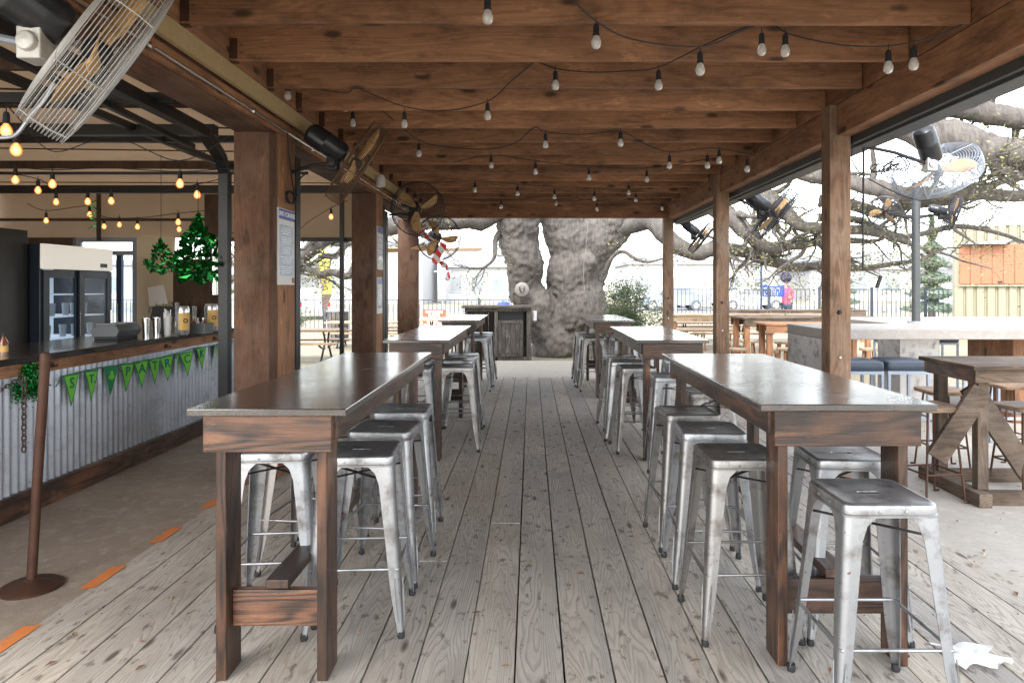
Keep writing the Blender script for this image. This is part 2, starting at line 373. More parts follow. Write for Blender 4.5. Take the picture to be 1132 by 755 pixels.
def canopy_mat():
    m, nt, b = new_mat('tan_canopy_cloth')
    out = nt.nodes['Material Output']
    v, r = coords(nt)
    n = noise(nt, v, 2, 4, 0.6)
    c = mixc(nt, n, (0.46, 0.37, 0.28), (0.60, 0.50, 0.39))
    L(nt, c, b.inputs['Base Color']); b.inputs['Roughness'].default_value = 0.85
    t = N(nt, 'ShaderNodeBsdfTranslucent'); L(nt, c, t.inputs[0])
    mx = N(nt, 'ShaderNodeMixShader'); mx.inputs[0].default_value = 0.38
    L(nt, b.outputs[0], mx.inputs[1]); L(nt, t.outputs[0], mx.inputs[2]); L(nt, mx.outputs[0], out.inputs['Surface'])
    return m
M['canopy'] = canopy_mat()
def stripes():
    m, nt, b = new_mat('red_white_ribbon')
    at = N(nt, 'ShaderNodeAttribute'); at.attribute_name = 'rnd'
    s = math_node(nt, 'FRACT', at.outputs['Fac'])
    c = mixc(nt, math_node(nt, 'GREATER_THAN', s, 0.5), (0.8, 0.04, 0.05), (0.85, 0.85, 0.83))
    L(nt, c, b.inputs['Base Color']); b.inputs['Roughness'].default_value = 0.5
    return m
M['stripes'] = stripes()

# ------------------------------------------------------------------ mesh builder
class MB:
    def __init__(s): s.v = []; s.f = []; s.r = []
    def add(s, vs, fs, r=None):
        o = len(s.v); s.v += [tuple(v) for v in vs]
        s.f += [tuple(i + o for i in f) for f in fs]
        r = random.random() if r is None else r
        s.r += list(r) if isinstance(r, (list, tuple)) else [r] * len(vs)
        return s
    def box(s, x0, x1, y0, y1, z0, z1, r=None):
        vs = [(x, y, z) for z in (z0, z1) for y in (y0, y1) for x in (x0, x1)]
        return s.add(vs, [(0, 2, 3, 1), (4, 5, 7, 6), (0, 1, 5, 4), (2, 6, 7, 3), (0, 4, 6, 2), (1, 3, 7, 5)], r)
    def beam(s, a, b, w, t, up=(0, 0, 1), r=None):
        """box from a to b, w wide across, t thick along up"""
        a, b = Vector(a), Vector(b); d = (b - a).normalized(); u = Vector(up)
        sd = d.cross(u).normalized(); u = sd.cross(d).normalized()
        vs = [p + sd * (w / 2 * i) + u * (t / 2 * j) for p in (a, b) for j in (-1, 1) for i in (-1, 1)]
        return s.add(vs, [(0, 1, 3, 2), (4, 6, 7, 5), (0, 4, 5, 1), (2, 3, 7, 6), (0, 2, 6, 4), (1, 5, 7, 3)], r)
    def tube(s, pts, rad, n=8, cap=True, r=None, closed=False, wob=0.0):
        pts = [Vector(p) for p in pts]; m = len(pts)
        if not isinstance(rad, (list, tuple)): rad = [rad] * m
        vs = []; prev = None
        for i, p in enumerate(pts):
            if closed: d = pts[(i + 1) % m] - pts[i - 1]
            else: d = pts[min(i + 1, m - 1)] - pts[max(i - 1, 0)]
            if d.length < 1e-9: d = Vector((0, 0, 1))
            d.normalize()
            if prev is None:
                up = Vector((0, 0, 1)) if abs(d.z) < 0.9 else Vector((1, 0, 0))
                u = d.cross(up).normalized()
            else:
                u = prev - d * prev.dot(d)
                u = u.normalized() if u.length > 1e-6 else d.orthogonal().normalized()
            prev = u; w = d.cross(u)
            for k in range(n):
                a = 2 * math.pi * k / n
                q = u * math.cos(a) + w * math.sin(a); rr = rad[i]
                if wob:
                    pp = p + q * rr
                    rr *= 1 + wob * mnoise.noise(pp * (0.9 / max(0.25, rad[i]))) + wob * 0.5 * mnoise.noise(pp * (2.6 / max(0.25, rad[i])))
                vs.append(p + q * rr)
        fs = []
        for i in range(m if closed else m - 1):
            j = (i + 1) % m
            for k in range(n):
                fs.append((i * n + k, i * n + (k + 1) % n, j * n + (k + 1) % n, j * n + k))
        if cap and not closed:
            fs.append(tuple(range(n))[::-1]); fs.append(tuple(range((m - 1) * n, m * n)))
        return s.add(vs, fs, r)
    def lathe(s, prof, n=24, M4=None, r=None):
        """prof list of (radius, z)"""
        vs = []; fs = []
        for (rr, z) in prof:
            for k in range(n):
                a = 2 * math.pi * k / n; vs.append(Vector((max(rr, 1e-5) * math.cos(a), max(rr, 1e-5) * math.sin(a), z)))
        if M4: vs = [M4 @ v for v in vs]
        for i in range(len(prof) - 1):
            for k in range(n):
                fs.append((i * n + k, i * n + (k + 1) % n, (i + 1) * n + (k + 1) % n, (i + 1) * n + k))
        return s.add(vs, fs, r)
    def loft(s, rings, cap0=False, cap1=False, r=None):
        n = len(rings[0]); vs = [v for ring in rings for v in ring]; fs = []
        for i in range(len(rings) - 1):
            for k in range(n):
                fs.append((i * n + k, i * n + (k + 1) % n, (i + 1) * n + (k + 1) % n, (i + 1) * n + k))
        if cap0: fs.append(tuple(range(n))[::-1])
        if cap1: fs.append(tuple(range((len(rings) - 1) * n, len(rings) * n)))
        return s.add(vs, fs, r)
    def xf(s, M4):
        s.v = [tuple(M4 @ Vector(v)) for v in s.v]; return s
    def build(s, name, mat, parent=None, bevel=0.0, smooth=None, loc=None):
        me = bpy.data.meshes.new(name); me.from_pydata(s.v, [], s.f); me.update()
        a = me.attributes.new('rnd', 'FLOAT', 'POINT'); a.data.foreach_set('value', s.r)
        me.materials.append(mat if not isinstance(mat, str) else M[mat])
        if smooth is not None:
            me.shade_smooth(); me.set_sharp_from_angle(angle=R(smooth))
        o = bpy.data.objects.new(name, me); col.objects.link(o)
        if parent: o.parent = parent
        if loc: o.location = loc
        if bevel:
            b = o.modifiers.new('Bevel', 'BEVEL'); b.width = bevel; b.segments = 2; b.limit_method = 'ANGLE'; b.angle_limit = R(40)
            b.harden_normals = False
        return o

def tag(o, label=None, cat=None, group=None, kind=None):
    if label: o['label'] = label
    if cat: o['category'] = cat
    if group: o['group'] = group
    if kind: o['kind'] = kind
    return o
def thing(name, label, cat, loc=(0, 0, 0), rz=0, group=None):
    o = bpy.data.objects.new(name, None); col.objects.link(o); o.empty_display_size = 0.1
    o.location = loc; o.rotation_euler = (0, 0, rz); return tag(o, label, cat, group)
def struct(o): o['kind'] = 'structure'; return o
def copy_tree(o, parent=None):
    c = o.copy(); col.objects.link(c); c.parent = parent
    for ch in list(o.children): copy_tree(ch, c)
    return c
def dup(o, label, loc=None, rz=None, group=None):
    c = copy_tree(o); c['label'] = label
    if loc is not None: c.location = loc
    if rz is not None: c.rotation_euler = (0, 0, rz)
    if group: c['group'] = group
    return c
def arc_pts(c, r, a0, a1, n, axis='z'):
    out = []
    for i in range(n + 1):
        a = a0 + (a1 - a0) * i / n
        out.append(Vector(c) + (Vector((math.cos(a) * r, math.sin(a) * r, 0)) if axis == 'z' else Vector((math.cos(a) * r, 0, math.sin(a) * r))))
    return out
def smooth_path(pts, k=4):
    pts = [Vector(p) for p in pts]; out = []
    for i in range(len(pts) - 1):
        p0 = pts[max(i - 1, 0)]; p1 = pts[i]; p2 = pts[i + 1]; p3 = pts[min(i + 2, len(pts) - 1)]
        for j in range(k):
            t = j / k
            out.append(0.5 * ((2 * p1) + (p2 - p0) * t + (2 * p0 - 5 * p1 + 4 * p2 - p3) * t * t + (3 * p1 - p0 - 3 * p2 + p3) * t ** 3))
    out.append(pts[-1]); return out
def text_obj(txt, size, mat, mtx, parent=None, name='lettering', ext=0.0015, bold=0.0, label=None):
    cu = bpy.data.curves.new('t', 'FONT'); cu.body = txt; cu.size = size; cu.align_x = 'CENTER'; cu.align_y = 'CENTER'
    cu.extrude = ext; cu.offset = bold; cu.resolution_u = 3
    t = bpy.data.objects.new('t', cu); col.objects.link(t)
    dg = bpy.context.evaluated_depsgraph_get(); dg.update()
    me = bpy.data.meshes.new_from_object(t.evaluated_get(dg))
    bpy.data.objects.remove(t); me.transform(mtx); me.materials.clear(); me.materials.append(M[mat]); me.name = name
    o = bpy.data.objects.new(name, me); col.objects.link(o)
    if parent: o.parent = parent
    return o
def frame_mtx(o, xaxis, yaxis):
    x = Vector(xaxis).normalized(); y = Vector(yaxis).normalized(); z = x.cross(y)
    return Matrix(((x.x, y.x, z.x, o[0]), (x.y, y.y, z.y, o[1]), (x.z, y.z, z.z, o[2]), (0, 0, 0, 1)))

# ------------------------------------------------------------------ ground and floors
g = MB().box(-160, 160, -20, 260, -0.3, -0.05); struct(g.build('ground', 'ground'))
s_ = MB().box(-9.0, -2.203, -2, 11.0, -0.049, -0.006); struct(s_.build('concrete_floor', 'slab'))
s_ = MB().box(2.462, 9.5, -2, 10.6, -0.049, -0.010); struct(s_.build('patio', 'patio'))
s_ = MB().box(-2.2, 2.9, 11.46, 14.05, -0.12, -0.008); struct(s_.build('concrete_pad', 'pad'))
s_ = MB().box(-150, 150, 42, 52, -0.049, -0.03); struct(s_.build('road', 'road'))
d = MB(); nails = MB()
for k in range(-11, 13):
    x0 = -0.0656 + k * 0.194 + 0.0035; x1 = x0 + 0.194 - 0.0045
    cuts = [-2.0]
    y = -2.0 + random.uniform(1.0, 4.4)
    while y < 11.0: cuts.append(round(y / 0.61) * 0.61 + 0.1); y += random.choice((2.44, 3.66, 4.88))
    cuts.append(11.45)
    for a, b in zip(cuts, cuts[1:]):
        if b - a > 0.1:
            dz = random.uniform(-0.002, 0.002)
            d.box(x0 + random.uniform(0, .0025), x1 - random.uniform(0, .0025), a + .002, b - .002, -0.038, dz)
    for j in range(4, 20):
        yn = 0.1 + j * 0.61
        for xn in (x0 + 0.035, x1 - 0.035):
            nails.lathe([(0.0001, 0.0027), (0.004, 0.0026), (0.0045, 0.0018)], 6, Matrix.Translation((xn + random.uniform(-.008, .008), yn + random.uniform(-.02, .02), 0)))
deck = struct(d.build('deck_floor', 'deck', bevel=0.003)); 
nb = nails.build('nail_heads', 'black', deck)
struct(MB().box(-2.2, 2.46, -2, 11.45, -0.0485, -0.042).build('shade_sheet_under_deck', 'black'))  # black sheet over the ground stands in for shade below the board gaps

for i, (y0, y1) in enumerate(((2.72, 3.05), (3.42, 3.70), (4.04, 4.30), (4.66, 4.9))):
    m = MB()
    n = 14; top = []; bot = []
    for j in range(n + 1):
        y = y0 + (y1 - y0) * j / n
        top.append((-2.205 - 0.045 + random.uniform(-.002, .002), y, -0.002)); bot.append((-2.205 + random.uniform(-.002, .002) , y, -0.002))
    vs = top + bot
    m.add(vs, [(j, j + 1, n + 1 + j + 1, n + 1 + j)[::-1] for j in range(n)])
    # a second strip on the edge board
    vs = [(-2.199 + random.uniform(0, .003), y0 + (y1 - y0) * j / n, 0.004) for j in range(n + 1)] + [(-2.172 + random.uniform(-.002, .002), y0 + (y1 - y0) * j / n, 0.004) for j in range(n + 1)]
    m.add(vs, [(j, j + 1, n + 1 + j + 1, n + 1 + j)[::-1] for j in range(n)])
    o = m.build('floor_marking', 'orange'); o['kind'] = 'structure'

# fallen leaves
m = MB()
for i in range(420):
    if random.random() < 0.3: x, y = random.uniform(-2, 2.4), random.uniform(2.4, 8)
    else: x, y = random.uniform(2.3, 5), random.uniform(2.5, 9)
    s = random.uniform(0.012, 0.03); a = random.uniform(0, 6.28); z = 0.006
    u = Vector((math.cos(a), math.sin(a), 0)); w = Vector((-u.y, u.x, 0)); c = Vector((x, y, z))
    m.add([c - u * s, c + w * s * .35 + Vector((0, 0, .004)), c + u * s * 1.1, c - w * s * .35 + Vector((0, 0, .006))], [(0, 1, 2, 3)])
tag(m.build('fallen_leaves', 'deadleaf'), 'small dry leaves scattered over the deck and patio', 'leaves', kind='stuff')

# crumpled paper
m = MB(); n = 9
grid = []
c0 = P(1070, 726, 2.8)
for j in range(n):
    for i in range(n):
        x = (i / (n - 1) - .5) * 0.17; y = (j / (n - 1) - .5) * 0.17
        grid.append((1.79 + x * 1.2 * (1 + .3 * math.sin(j)) + random.uniform(-.006, .006), 2.78 + y * (1 + .2 * math.cos(i * 1.3)) + random.uniform(-.006, .006), 0.012 + 0.028 * abs(mnoise.noise(Vector((i * .6, j * .6, 3))))))
m.add(grid, [(j * n + i, j * n + i + 1, (j + 1) * n + i + 1, (j + 1) * n + i) for j in range(n - 1) for i in range(n - 1)])
tag(m.build('paper_napkin', 'paper', smooth=30), 'crumpled white paper napkin lying on the deck boards by the nearest stool', 'napkin')

# ------------------------------------------------------------------ pergola: posts, beams, joists, roof
pg = 'timber posts holding up the pergola'
def rpost(x0, x1, y0, label):
    t = thing('timber_post', label, 'post', (x0, y0, 0), group=pg)
    w = x1 - x0
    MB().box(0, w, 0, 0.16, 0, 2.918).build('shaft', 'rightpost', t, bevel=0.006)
    MB().lathe([(0.0001, 0.02), (0.012, 0.02), (0.018, 0.0)], 12, Matrix.Translation((w * .45, 0, 1.30)) @ Matrix.Rotation(R(90), 4, 'X')).build('bolt', 'black', t)
    MB().lathe([(0.0001, 0.02), (0.008, 0.02), (0.012, 0.0)], 12, Matrix.Translation((w * .45, 0, 0.95)) @ Matrix.Rotation(R(90), 4, 'X')).build('bolt', 'chrome', t)
    return t
rpost(2.33, 2.495, 5.36, 'pale brown timber post in the right row nearest the camera')
rpost(2.33, 2.495, 8.65, 'middle timber post of the right row beyond the near one')
rpost(2.33, 2.495, 12.03, 'furthest timber post of the right row by the leafy shrub')
rpost(2.33, 2.495, 1.95 - 0.6, 'timber post of the right row beside the camera') if False else None
def lpost(y0, label, sd=0.38, w=0.27, second=True):
    t = thing('timber_post', label, 'post', (-1.98 - w, y0, 0), group=pg)
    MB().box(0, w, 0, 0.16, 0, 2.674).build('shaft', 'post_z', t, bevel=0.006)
    if second:
        MB().box(w - 0.13, w - 0.004, 0.185, 0.20 + sd, 0, 2.95).build('side_board', 'cedar_z', t, bevel=0.004)
        MB().box(w - 0.16, w + 0.0, 0.215 + sd, 0.33 + sd, 0, 2.6).build('door_track', 'blackpaint', t, bevel=0.003)
    return t
p1 = lpost(5.2, 'broad dark brown post nearest the bar with the tall blue menu board on its side')
p2 = lpost(8.62, 'middle dark brown post of the left row with a pale notice on its side')
p3 = lpost(12.0, 'furthest dark brown post of the left row behind the wall fans', w=0.35, second=False)

t = thing('pergola_roof', 'brown timber pergola roof with close set joists over the deck', 'pergola', (0, 0, 0))
for i in range(24):
    y = 3.71 - 10 * 0.61 + i * 0.61
    if y > 12.0: break
    MB().box(-1.888 + random.uniform(-.01, .0), 2.375, y, y + 0.04, 2.92 + random.uniform(-.004, .004), 3.15).build('joist', 'cedar_x', t, bevel=0.004)
    if y > 2:
        MB().box(-1.893, -1.845, y - .0035, y - .001, 2.93, 3.06).box(-1.893, -1.845, y - .0035, y + .0435, 2.912, 2.9145).build('joist_hanger', 'rust', t)
        m = MB()
        for q in range(5):
            for e in range(2): m.lathe([(.0001, -.0015), (.004, -.001), (.0045, 0)], 6, Matrix.Translation((-1.875 + .012 * e + .05 * (q % 2), y - .0036, 2.945 + q * .024)) @ Matrix.Rotation(R(90), 4, 'X'))
        m.build('nail_heads', 'black', t)
MB().box(-1.98, 2.5, 12.02, 12.10, 2.70, 2.99).build('end_beam', 'cedar_x', t, bevel=0.004)
MB().box(-1.94, -1.895, -2.5, 12.0, 2.92, 3.15).build('ledger', 'cedar_y', t, bevel=0.003)
MB().box(-1.93, -1.90, -2.5, 12.0, 2.80, 2.917).build('cream_strip', 'cream', t)
MB().box(-2.25, -2.0, 1.0, 12.0, 2.676, 2.80).box(-2.25, -1.96, 1.0, 12.0, 2.802, 2.86) and None
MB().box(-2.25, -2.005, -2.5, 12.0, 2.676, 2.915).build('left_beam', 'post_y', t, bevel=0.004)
MB().box(-2.003, -1.965, -2.5, 12.0, 2.70, 2.80).build('left_trim_board', 'cedar_y', t, bevel=0.003)
for (a, b) in ((-2.5, 5.44), (5.444, 8.73), (8.734, 12.1)):
    MB().box(2.385, 2.515, a, b, 2.68 - (0.004 if a < 5 else 0), 2.915).build('right_beam', 'cedar_y', t, bevel=0.005)
MB().box(2.385, 2.50, -2.5, 12.1, 2.92, 3.15).build('rim_board', 'cedar_y', t)
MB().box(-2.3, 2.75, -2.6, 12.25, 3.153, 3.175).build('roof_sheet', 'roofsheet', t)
for k in range(9):
    y = 3.71 - 2 * .61 + k * 1.22
    MB().box(-1.3 + .2 * (k % 2), 1.7, y + .05, y + .5, 3.145, 3.152).build('white_roof_strip', 'white', t) if k < 3 else None
t = thing('gutter', 'long dark grey steel channel along the outside of the right beam', 'gutter')
MB().box(2.517, 2.56, -2.5, 12.2, 2.62, 2.72).box(2.562, 2.72, -2.5, 12.2, 2.60, 2.72).build('channel', 'greypaint', t, bevel=0.004)
MB().box(2.722, 2.80, -2.5, 12.2, 2.66, 2.90).build('fascia', 'cedar_y', t)

# conduit on the left beam
m = MB().tube([(-1.945, 1.0, 2.73), (-1.945, 12.0, 2.73)], 0.011, 10)
o = tag(m.build('conduit', 'chrome', smooth=40), 'thin bright metal conduit running along the left beam', 'conduit')
m = MB()
for k in range(8): MB().box(-1.96, -1.93, 2.2 + k * 1.3, 2.23 + k * 1.3, 2.71, 2.75).build('clamp', 'chrome', o)

# black steel rails and frames of the roll-up openings on the left
def steel_frame(label, pts, w=0.07, name='door_rail'):
    m = MB()
    for a, b in zip(pts, pts[1:]): m.beam(a, b, w, w, up=(0, 0, 1) if abs(Vector(b).z - Vector(a).z) < 0.5 else (0, 1, 0))
    return tag(m.build(name, 'blackpaint', bevel=0.004), label, 'rail', 'black steel rails of the roll up doors')
steel_frame('black steel door rail bending down beside the bar end', [(-2.55, 1.2, 2.80), (-2.62, 5.5, 2.74), (-2.67, 5.9, 2.62), (-2.68, 6.02, 2.5), (-2.68, 6.02, 0.0)], 0.085)
steel_frame('thin black rail above the hanging shamrocks', [(-2.85, 1.2, 2.86), (-2.95, 6.0, 2.72), (-2.95, 6.0, 2.62)], 0.045)
steel_frame('black steel upright left of the middle left post', [(-2.86, 10.4, 2.9), (-2.86, 10.4, 0.0)], 0.06)
steel_frame('heavy black steel upright between the two far left posts', [(-2.30, 10.6, 2.66), (-2.30, 10.6, 0.0)], 0.16)
steel_frame('black steel crossbeam nearest under the bar canopy', [(-8.2, 5.9, 2.84), (-2.7, 5.9, 2.84)], 0.09)
steel_frame('black steel crossbeam second under the bar canopy', [(-8.2, 6.35, 2.86), (-2.4, 6.35, 2.86)], 0.06)
steel_frame('black steel crossbeam at the back of the bar canopy', [(-8.2, 9.2, 2.80), (-2.4, 9.2, 2.80)], 0.10)
steel_frame('thin black pipe crossing high above the cooler', [(-8.2, 7.4, 2.72), (-2.4, 7.4, 2.72)], 0.03)
steel_frame('black steel lintel across the back opening', [(-4.6, 10.52, 2.22), (-2.2, 10.52, 2.22)], 0.06)
steel_frame('black steel crossbeam closest to the large caged fan', [(-8.2, 4.75, 2.80), (-2.45, 4.75, 2.80)], 0.07)
steel_frame('long black rail slanting above the bar counter', [(-3.4, 1.5, 2.88), (-3.4, 9.2, 2.84)], 0.06)

# ------------------------------------------------------------------ bar canopy and walls
t = thing('bar_canopy', 'tan cloth canopy ceiling over the bar', 'canopy')
MB().box(-8.3, -2.26, 0.2, 10.6, 2.95, 2.97).build('cloth', 'canopy', t)
for y in (1.6, 2.5, 3.4, 4.3, 5.2, 7.9): MB().box(-8.2, -2.3, y, y + .045, 2.86, 2.947).build('rafter', 'brownwall', t, bevel=.003)
m = MB()
for k in range(9): m.beam((-8.2, 2.0 + k * 1.25, 2.944), (-2.4, 3.0 + k * 1.1, 2.944), 0.022, 0.01)
m.build('seam', 'brownwall', t)
MB().box(-8.3, -2.27, 10.6, 10.63, 2.25, 2.95).build('back_valance', 'canopy', t)
t = thing('bar_back_wall', 'dark timber back wall of the bar with cream panels', 'wall')
MB().box(-8.3, -7.0, 10.5, 10.58, 0, 2.25).build('left_panel', 'brownwall', t)
MB().box(-6.02, -5.46, 10.5, 10.56, 0, 2.25).build('cream_panel', 'creamwall', t)
MB().box(-5.455, -4.62, 10.48, 10.58, 0, 1.92).box(-4.95, -4.62, 10.42, 10.47, 1.92, 2.9).build('timber_panel', 'brownwall', t)
MB().box(-8.2, -4.6, 10.46, 10.498, 2.50, 2.54).box(-6.6, -6.54, 10.44, 10.46, 2.2, 2.95).build('trim', 'brownwall', t)
MB().box(-6.0, -4.6, 10.38, 10.45, 0.78, 0.84).build('shelf', 'brownwall', t)
t = thing('glass_door', 'steel framed glass door at the back of the bar beside the cooler', 'door', (-6.95, 10.5, 0))
MB().box(0, .07, 0, .06, 0, 2.25).box(.86, .93, 0, .06, 0, 2.25).box(.07, .86, 0, .06, 1.98, 2.05).box(.07, .86, 0, .06, 2.18, 2.25).box(.07, .86, 0, .06, 0, .9).build('frame', 'greyframe', t, bevel=.004)
MB().box(.62, .70, -.01, .05, .9, 1.98).build('stile', 'navy', t)
MB().box(.07, .86, .02, .03, .9, 1.98).build('pane', 'glass', t)
MB().tube([(.66, -.05, .95), (.66, -.05, 1.25)], .012).build('handle', 'chrome', t)
t = MB().box(-8.32, -8.25, 1.2, 10.5, 0, 2.95).build('side_wall', 'brownwall'); tag(t, 'dark brown timber side wall behind the cooler', 'wall')
t = thing('paper_notice', 'white paper hanging from the cream panel behind the bar', 'notice')
MB().add([P(163, 318, 10.40), P(165, 338, 10.36), P(186, 336, 10.38), P(181, 315, 10.42)], [(0, 1, 2, 3)]).build('sheet', 'paper', t)
m = MB().tube([(P(237, 0, 10.3).x, 10.3, 1.38), (P(237, 0, 10.3).x, 10.3, 2.2)], 0.075, 16)
tag(m.build('steel_dispenser', 'chrome', smooth=40), 'shiny steel cylinder hanging on the dark back wall', 'dispenser')
# tall cups stacked on back shelf
grp = 'steel cup stacks on the back shelf'
for i, (px, h) in enumerate(((198, .42), (208, .36), (217, .36))):
    m = MB(); x = P(px, 0, 10.41).x
    m.lathe([(0.0001, 0), (.05, 0), (.055, h * .33), (.045, h * .34), (.056, h * .66), (.046, h * .67), (.06, h)], 14, Matrix.Translation((x, 10.33, .84)))
    tag(m.build('cup_stack', 'chrome', smooth=40), ['tallest stack of steel cups at the left end of the back shelf', 'middle stack of steel cups on the back shelf', 'right stack of steel cups on the back shelf nearest the hanging cylinder'][i], 'cups', grp)
MB().box(-6.0, -4.7, 10.2, 10.379, 0.78, 0.838).build('back_counter', 'brownwall')
tag(bpy.data.objects['back_counter'], 'low dark counter under the steel cup stacks', 'counter')

# cooler
t = thing('drinks_cooler', 'black sliding door drinks cooler with white header behind the bar', 'cooler', (-5.45, 7.63, 0))
W = 1.27
b = MB(); b.box(-.75, 0, 0, .04, 0, 1.98).box(-.75, 0, W - .04, W, 0, 1.98).box(-.75, 0, .04, W - .04, 1.94, 1.98).box(-.75, 0, .04, W - .04, 0, .35); b.build('body', 'frame', t, bevel=.006)
MB().box(-.74, -.70, .045, W - .045, .36, 1.93).build('liner', 'coolerwhite', t)
MB().box(-.0, .035, .0, W, 1.70, 1.98).build('header', 'header', t, bevel=.004)
MB().box(.036, .040, W - .26, W - .12, 1.74, 1.79).build('badge', 'frame', t)
for z in (.62, .88, 1.14, 1.40): MB().box(-.66, -.05, .05, W - .05, z, z + .012).build('shelf', 'coolerwhite', t)
for j, y0 in enumerate((0.04, W / 2 - .03)):
    y1 = y0 + W / 2 - .01; x = -.01 + .03 * j
    dr = MB(); dr.box(x, x + .028, y0, y0 + .09, .37, 1.69).box(x, x + .028, y1 - .09, y1, .37, 1.69).box(x, x + .028, y0 + .09, y1 - .09, .37, .46).box(x, x + .028, y0 + .09, y1 - .09, 1.60, 1.69)
    do = dr.build('door', 'frame', t, bevel=.003)
    MB().box(x + .01, x + .016, y0 + .09, y1 - .09, .46, 1.60).build('pane', 'glass', do)
    MB().tube([(x + .05, y1 - .05, .9), (x + .05, y1 - .05, 1.2)], .01, 8).build('handle', 'chrome', do)
# glasses in the cooler
gl = MB().lathe([(.0001, 0), (.033, 0), (.04, .15), (.037, .15), (.031, .01), (.0001, .01)], 12)
g0 = None
for z in (.632, .892, 1.152):
    for k in range(9):
        y = 7.63 + .12 + k * .128
        if k == 4: continue
        loc = (-5.62 - random.uniform(0, .12), y, z)
        if g0 is None: g0 = tag(gl.build('beer_glass', 'tumbler', smooth=40), 'empty beer glass standing on a shelf inside the drinks cooler', 'glass', 'beer glasses in the cooler'); o = g0
        else: o = g0.copy(); col.objects.link(o)
        o.location = loc
m = MB().box(-6.3, -5.56, 2.6, 7.60, 0, 2.12)
tag(m.build('black_cabinet', 'blackwall', bevel=.01), 'tall plain black cabinet left of the drinks cooler', 'cabinet')
m = MB().tube([(-5.6, 5.4, 2.12), (-5.6, 5.8, 2.62), (-5.6, 6.1, 2.76), (-5.6, 6.8, 2.8)], .02)
tag(m.build('pipe', 'blackpaint', smooth=40), 'bent black pipe rising above the black cabinet', 'pipe')

# ------------------------------------------------------------------ bar counter
t = thing('bar_counter', 'long bar with corrugated metal front and black top', 'bar', (-3.36, 0, 0))
Y0, Y1 = 1.5, 7.95
m = MB(); n = 1100
vs = []
for i in range(n + 1):
    y = Y0 + (Y1 - Y0) * i / n; x = 0.011 * math.cos(2 * math.pi * y / 0.068)
    vs += [(x, y, .15), (x, y, .93)]
m.add(vs, [(2 * i, 2 * i + 2, 2 * i + 3, 2 * i + 1) for i in range(n)])
m.build('corrugated_front', 'galv', t, smooth=60)
MB().box(-.02, .03, Y0, Y1, -.005, .155).build('kick_board', 'stain_y', t, bevel=.006)
MB().box(-.02, .025, Y0, Y1, .915, .995).build('trim_board', 'cedar_y', t, bevel=.004)
MB().box(-.72, .07, Y0, Y1, 1.0, 1.045).build('counter_top', 'counter', t, bevel=.008)
MB().box(-.68, -.02, Y1 - .04, Y1, 0, .998).box(-.68, -.64, Y0, Y1 - .05, 0, .998).build('end_panel', 'brownwall', t)
m = MB()
for y in (3.2, 4.75, 6.25, 7.2): m.box(.026, .045, y, y + .03, .94, .975).tube([(.045, y + .015, .955), (.075, y + .015, .95), (.08, y + .015, .965)], .006, 6)
m.build('hook', 'rust', t)

# goods on the counter
ct = 1.045
t = thing('cash_register', 'dark grey receipt and card tray standing on the bar top', 'register', (-3.62, 6.02, ct))
t.scale = (.72, .72, .78)
MB().box(-.16, .12, -.20, .22, 0, .03).build('base', 'black', t, bevel=.005)
m = MB(); ring = [(-.16, .03), (.13, .03), (.16, .10), (.12, .165), (-.10, .165), (-.18, .10)]
m.loft([[Vector((x, -.24, z)) for x, z in ring], [Vector((x, .24, z)) for x, z in ring]], True, True); m.build('body', 'plasticgrey', t, bevel=.01)
MB().box(-.12, .11, -.235, .235, .166, .176).build('lid', 'greyframe', t, bevel=.003)
for i, (px, r, h, mt, nm, lb, Y, ca) in enumerate((
    (161.5, .034, .17, 'chrome', 'shaker_cup', 'steel shaker cup on the bar next to the register', 6.25, 'cup'),
    (173, .036, .17, 'chrome', 'shaker_cup', 'steel shaker cup on the bar beside the white straw cup', 6.35, 'cup'),
    (185, .036, .18, 'whiteplastic', 'straw_cup', 'white cup packed with wrapped straws on the bar', 6.45, 'cup'))):
    x = (px - CX) * Y / F
    m = MB().lathe([(.0001, 0), (r * .75, 0), (r, h), (r * .94, h), (r * .7, .01)], 18, Matrix.Translation((x, Y, ct)))
    o = tag(m.build(nm, mt, smooth=40), lb, ca, 'cups on the bar')
    if i == 2:
        m = MB()
        for k in range(16):
            a = random.uniform(0, 6.28); q = r * .6 * math.sqrt(random.random())
            m.tube([(x + q * math.cos(a) * .7, Y + q * math.sin(a) * .7, ct + .02), (x + q * math.cos(a) * 1.5, Y + q * math.sin(a) * 1.5, ct + h + random.uniform(.02, .07))], .004, 5)
        m.build('straws', 'paper', o)
for i, (px, Y, r, h, lb) in enumerate(((202, 6.5, .058, .27, 'tall silver can with gold label beside the straw cup'), (233.5, 7.05, .062, .28, 'tall silver can with gold label nearest the black upright'))):
    x = (px - CX) * Y / F
    t = thing('display_can', lb, 'can', (x, Y, ct), group='oversized drink cans on the bar')
    MB().lathe([(.0001, 0), (r * .8, 0), (r, .02), (r, h - .03), (r * .82, h), (r * .78, h - .006), (.0001, h - .006)], 24).build('body', 'alu', t, smooth=35)
    m = MB(); vs = []
    for k in range(9):
        a = R(-100 + k * 17); vs += [((r + .0015) * math.cos(a), (r + .0015) * math.sin(a), .05), ((r + .0015) * math.cos(a), (r + .0015) * math.sin(a), h - .06)]
    m.add(vs, [(2 * k, 2 * k + 2, 2 * k + 3, 2 * k + 1) for k in range(8)]); lbm = m.build('label', 'canlabel', t, smooth=60)
    m = MB().tube(arc_pts((0, 0, 0), .018, 0, 6.28, 16), .004, 5)
    a = R(-40); mt = frame_mtx(((r + .003) * math.cos(a), (r + .003) * math.sin(a), h * .5), (-math.sin(a), math.cos(a), 0), (0, 0, 1))
    m.xf(mt).build('ring_mark', 'black', lbm)
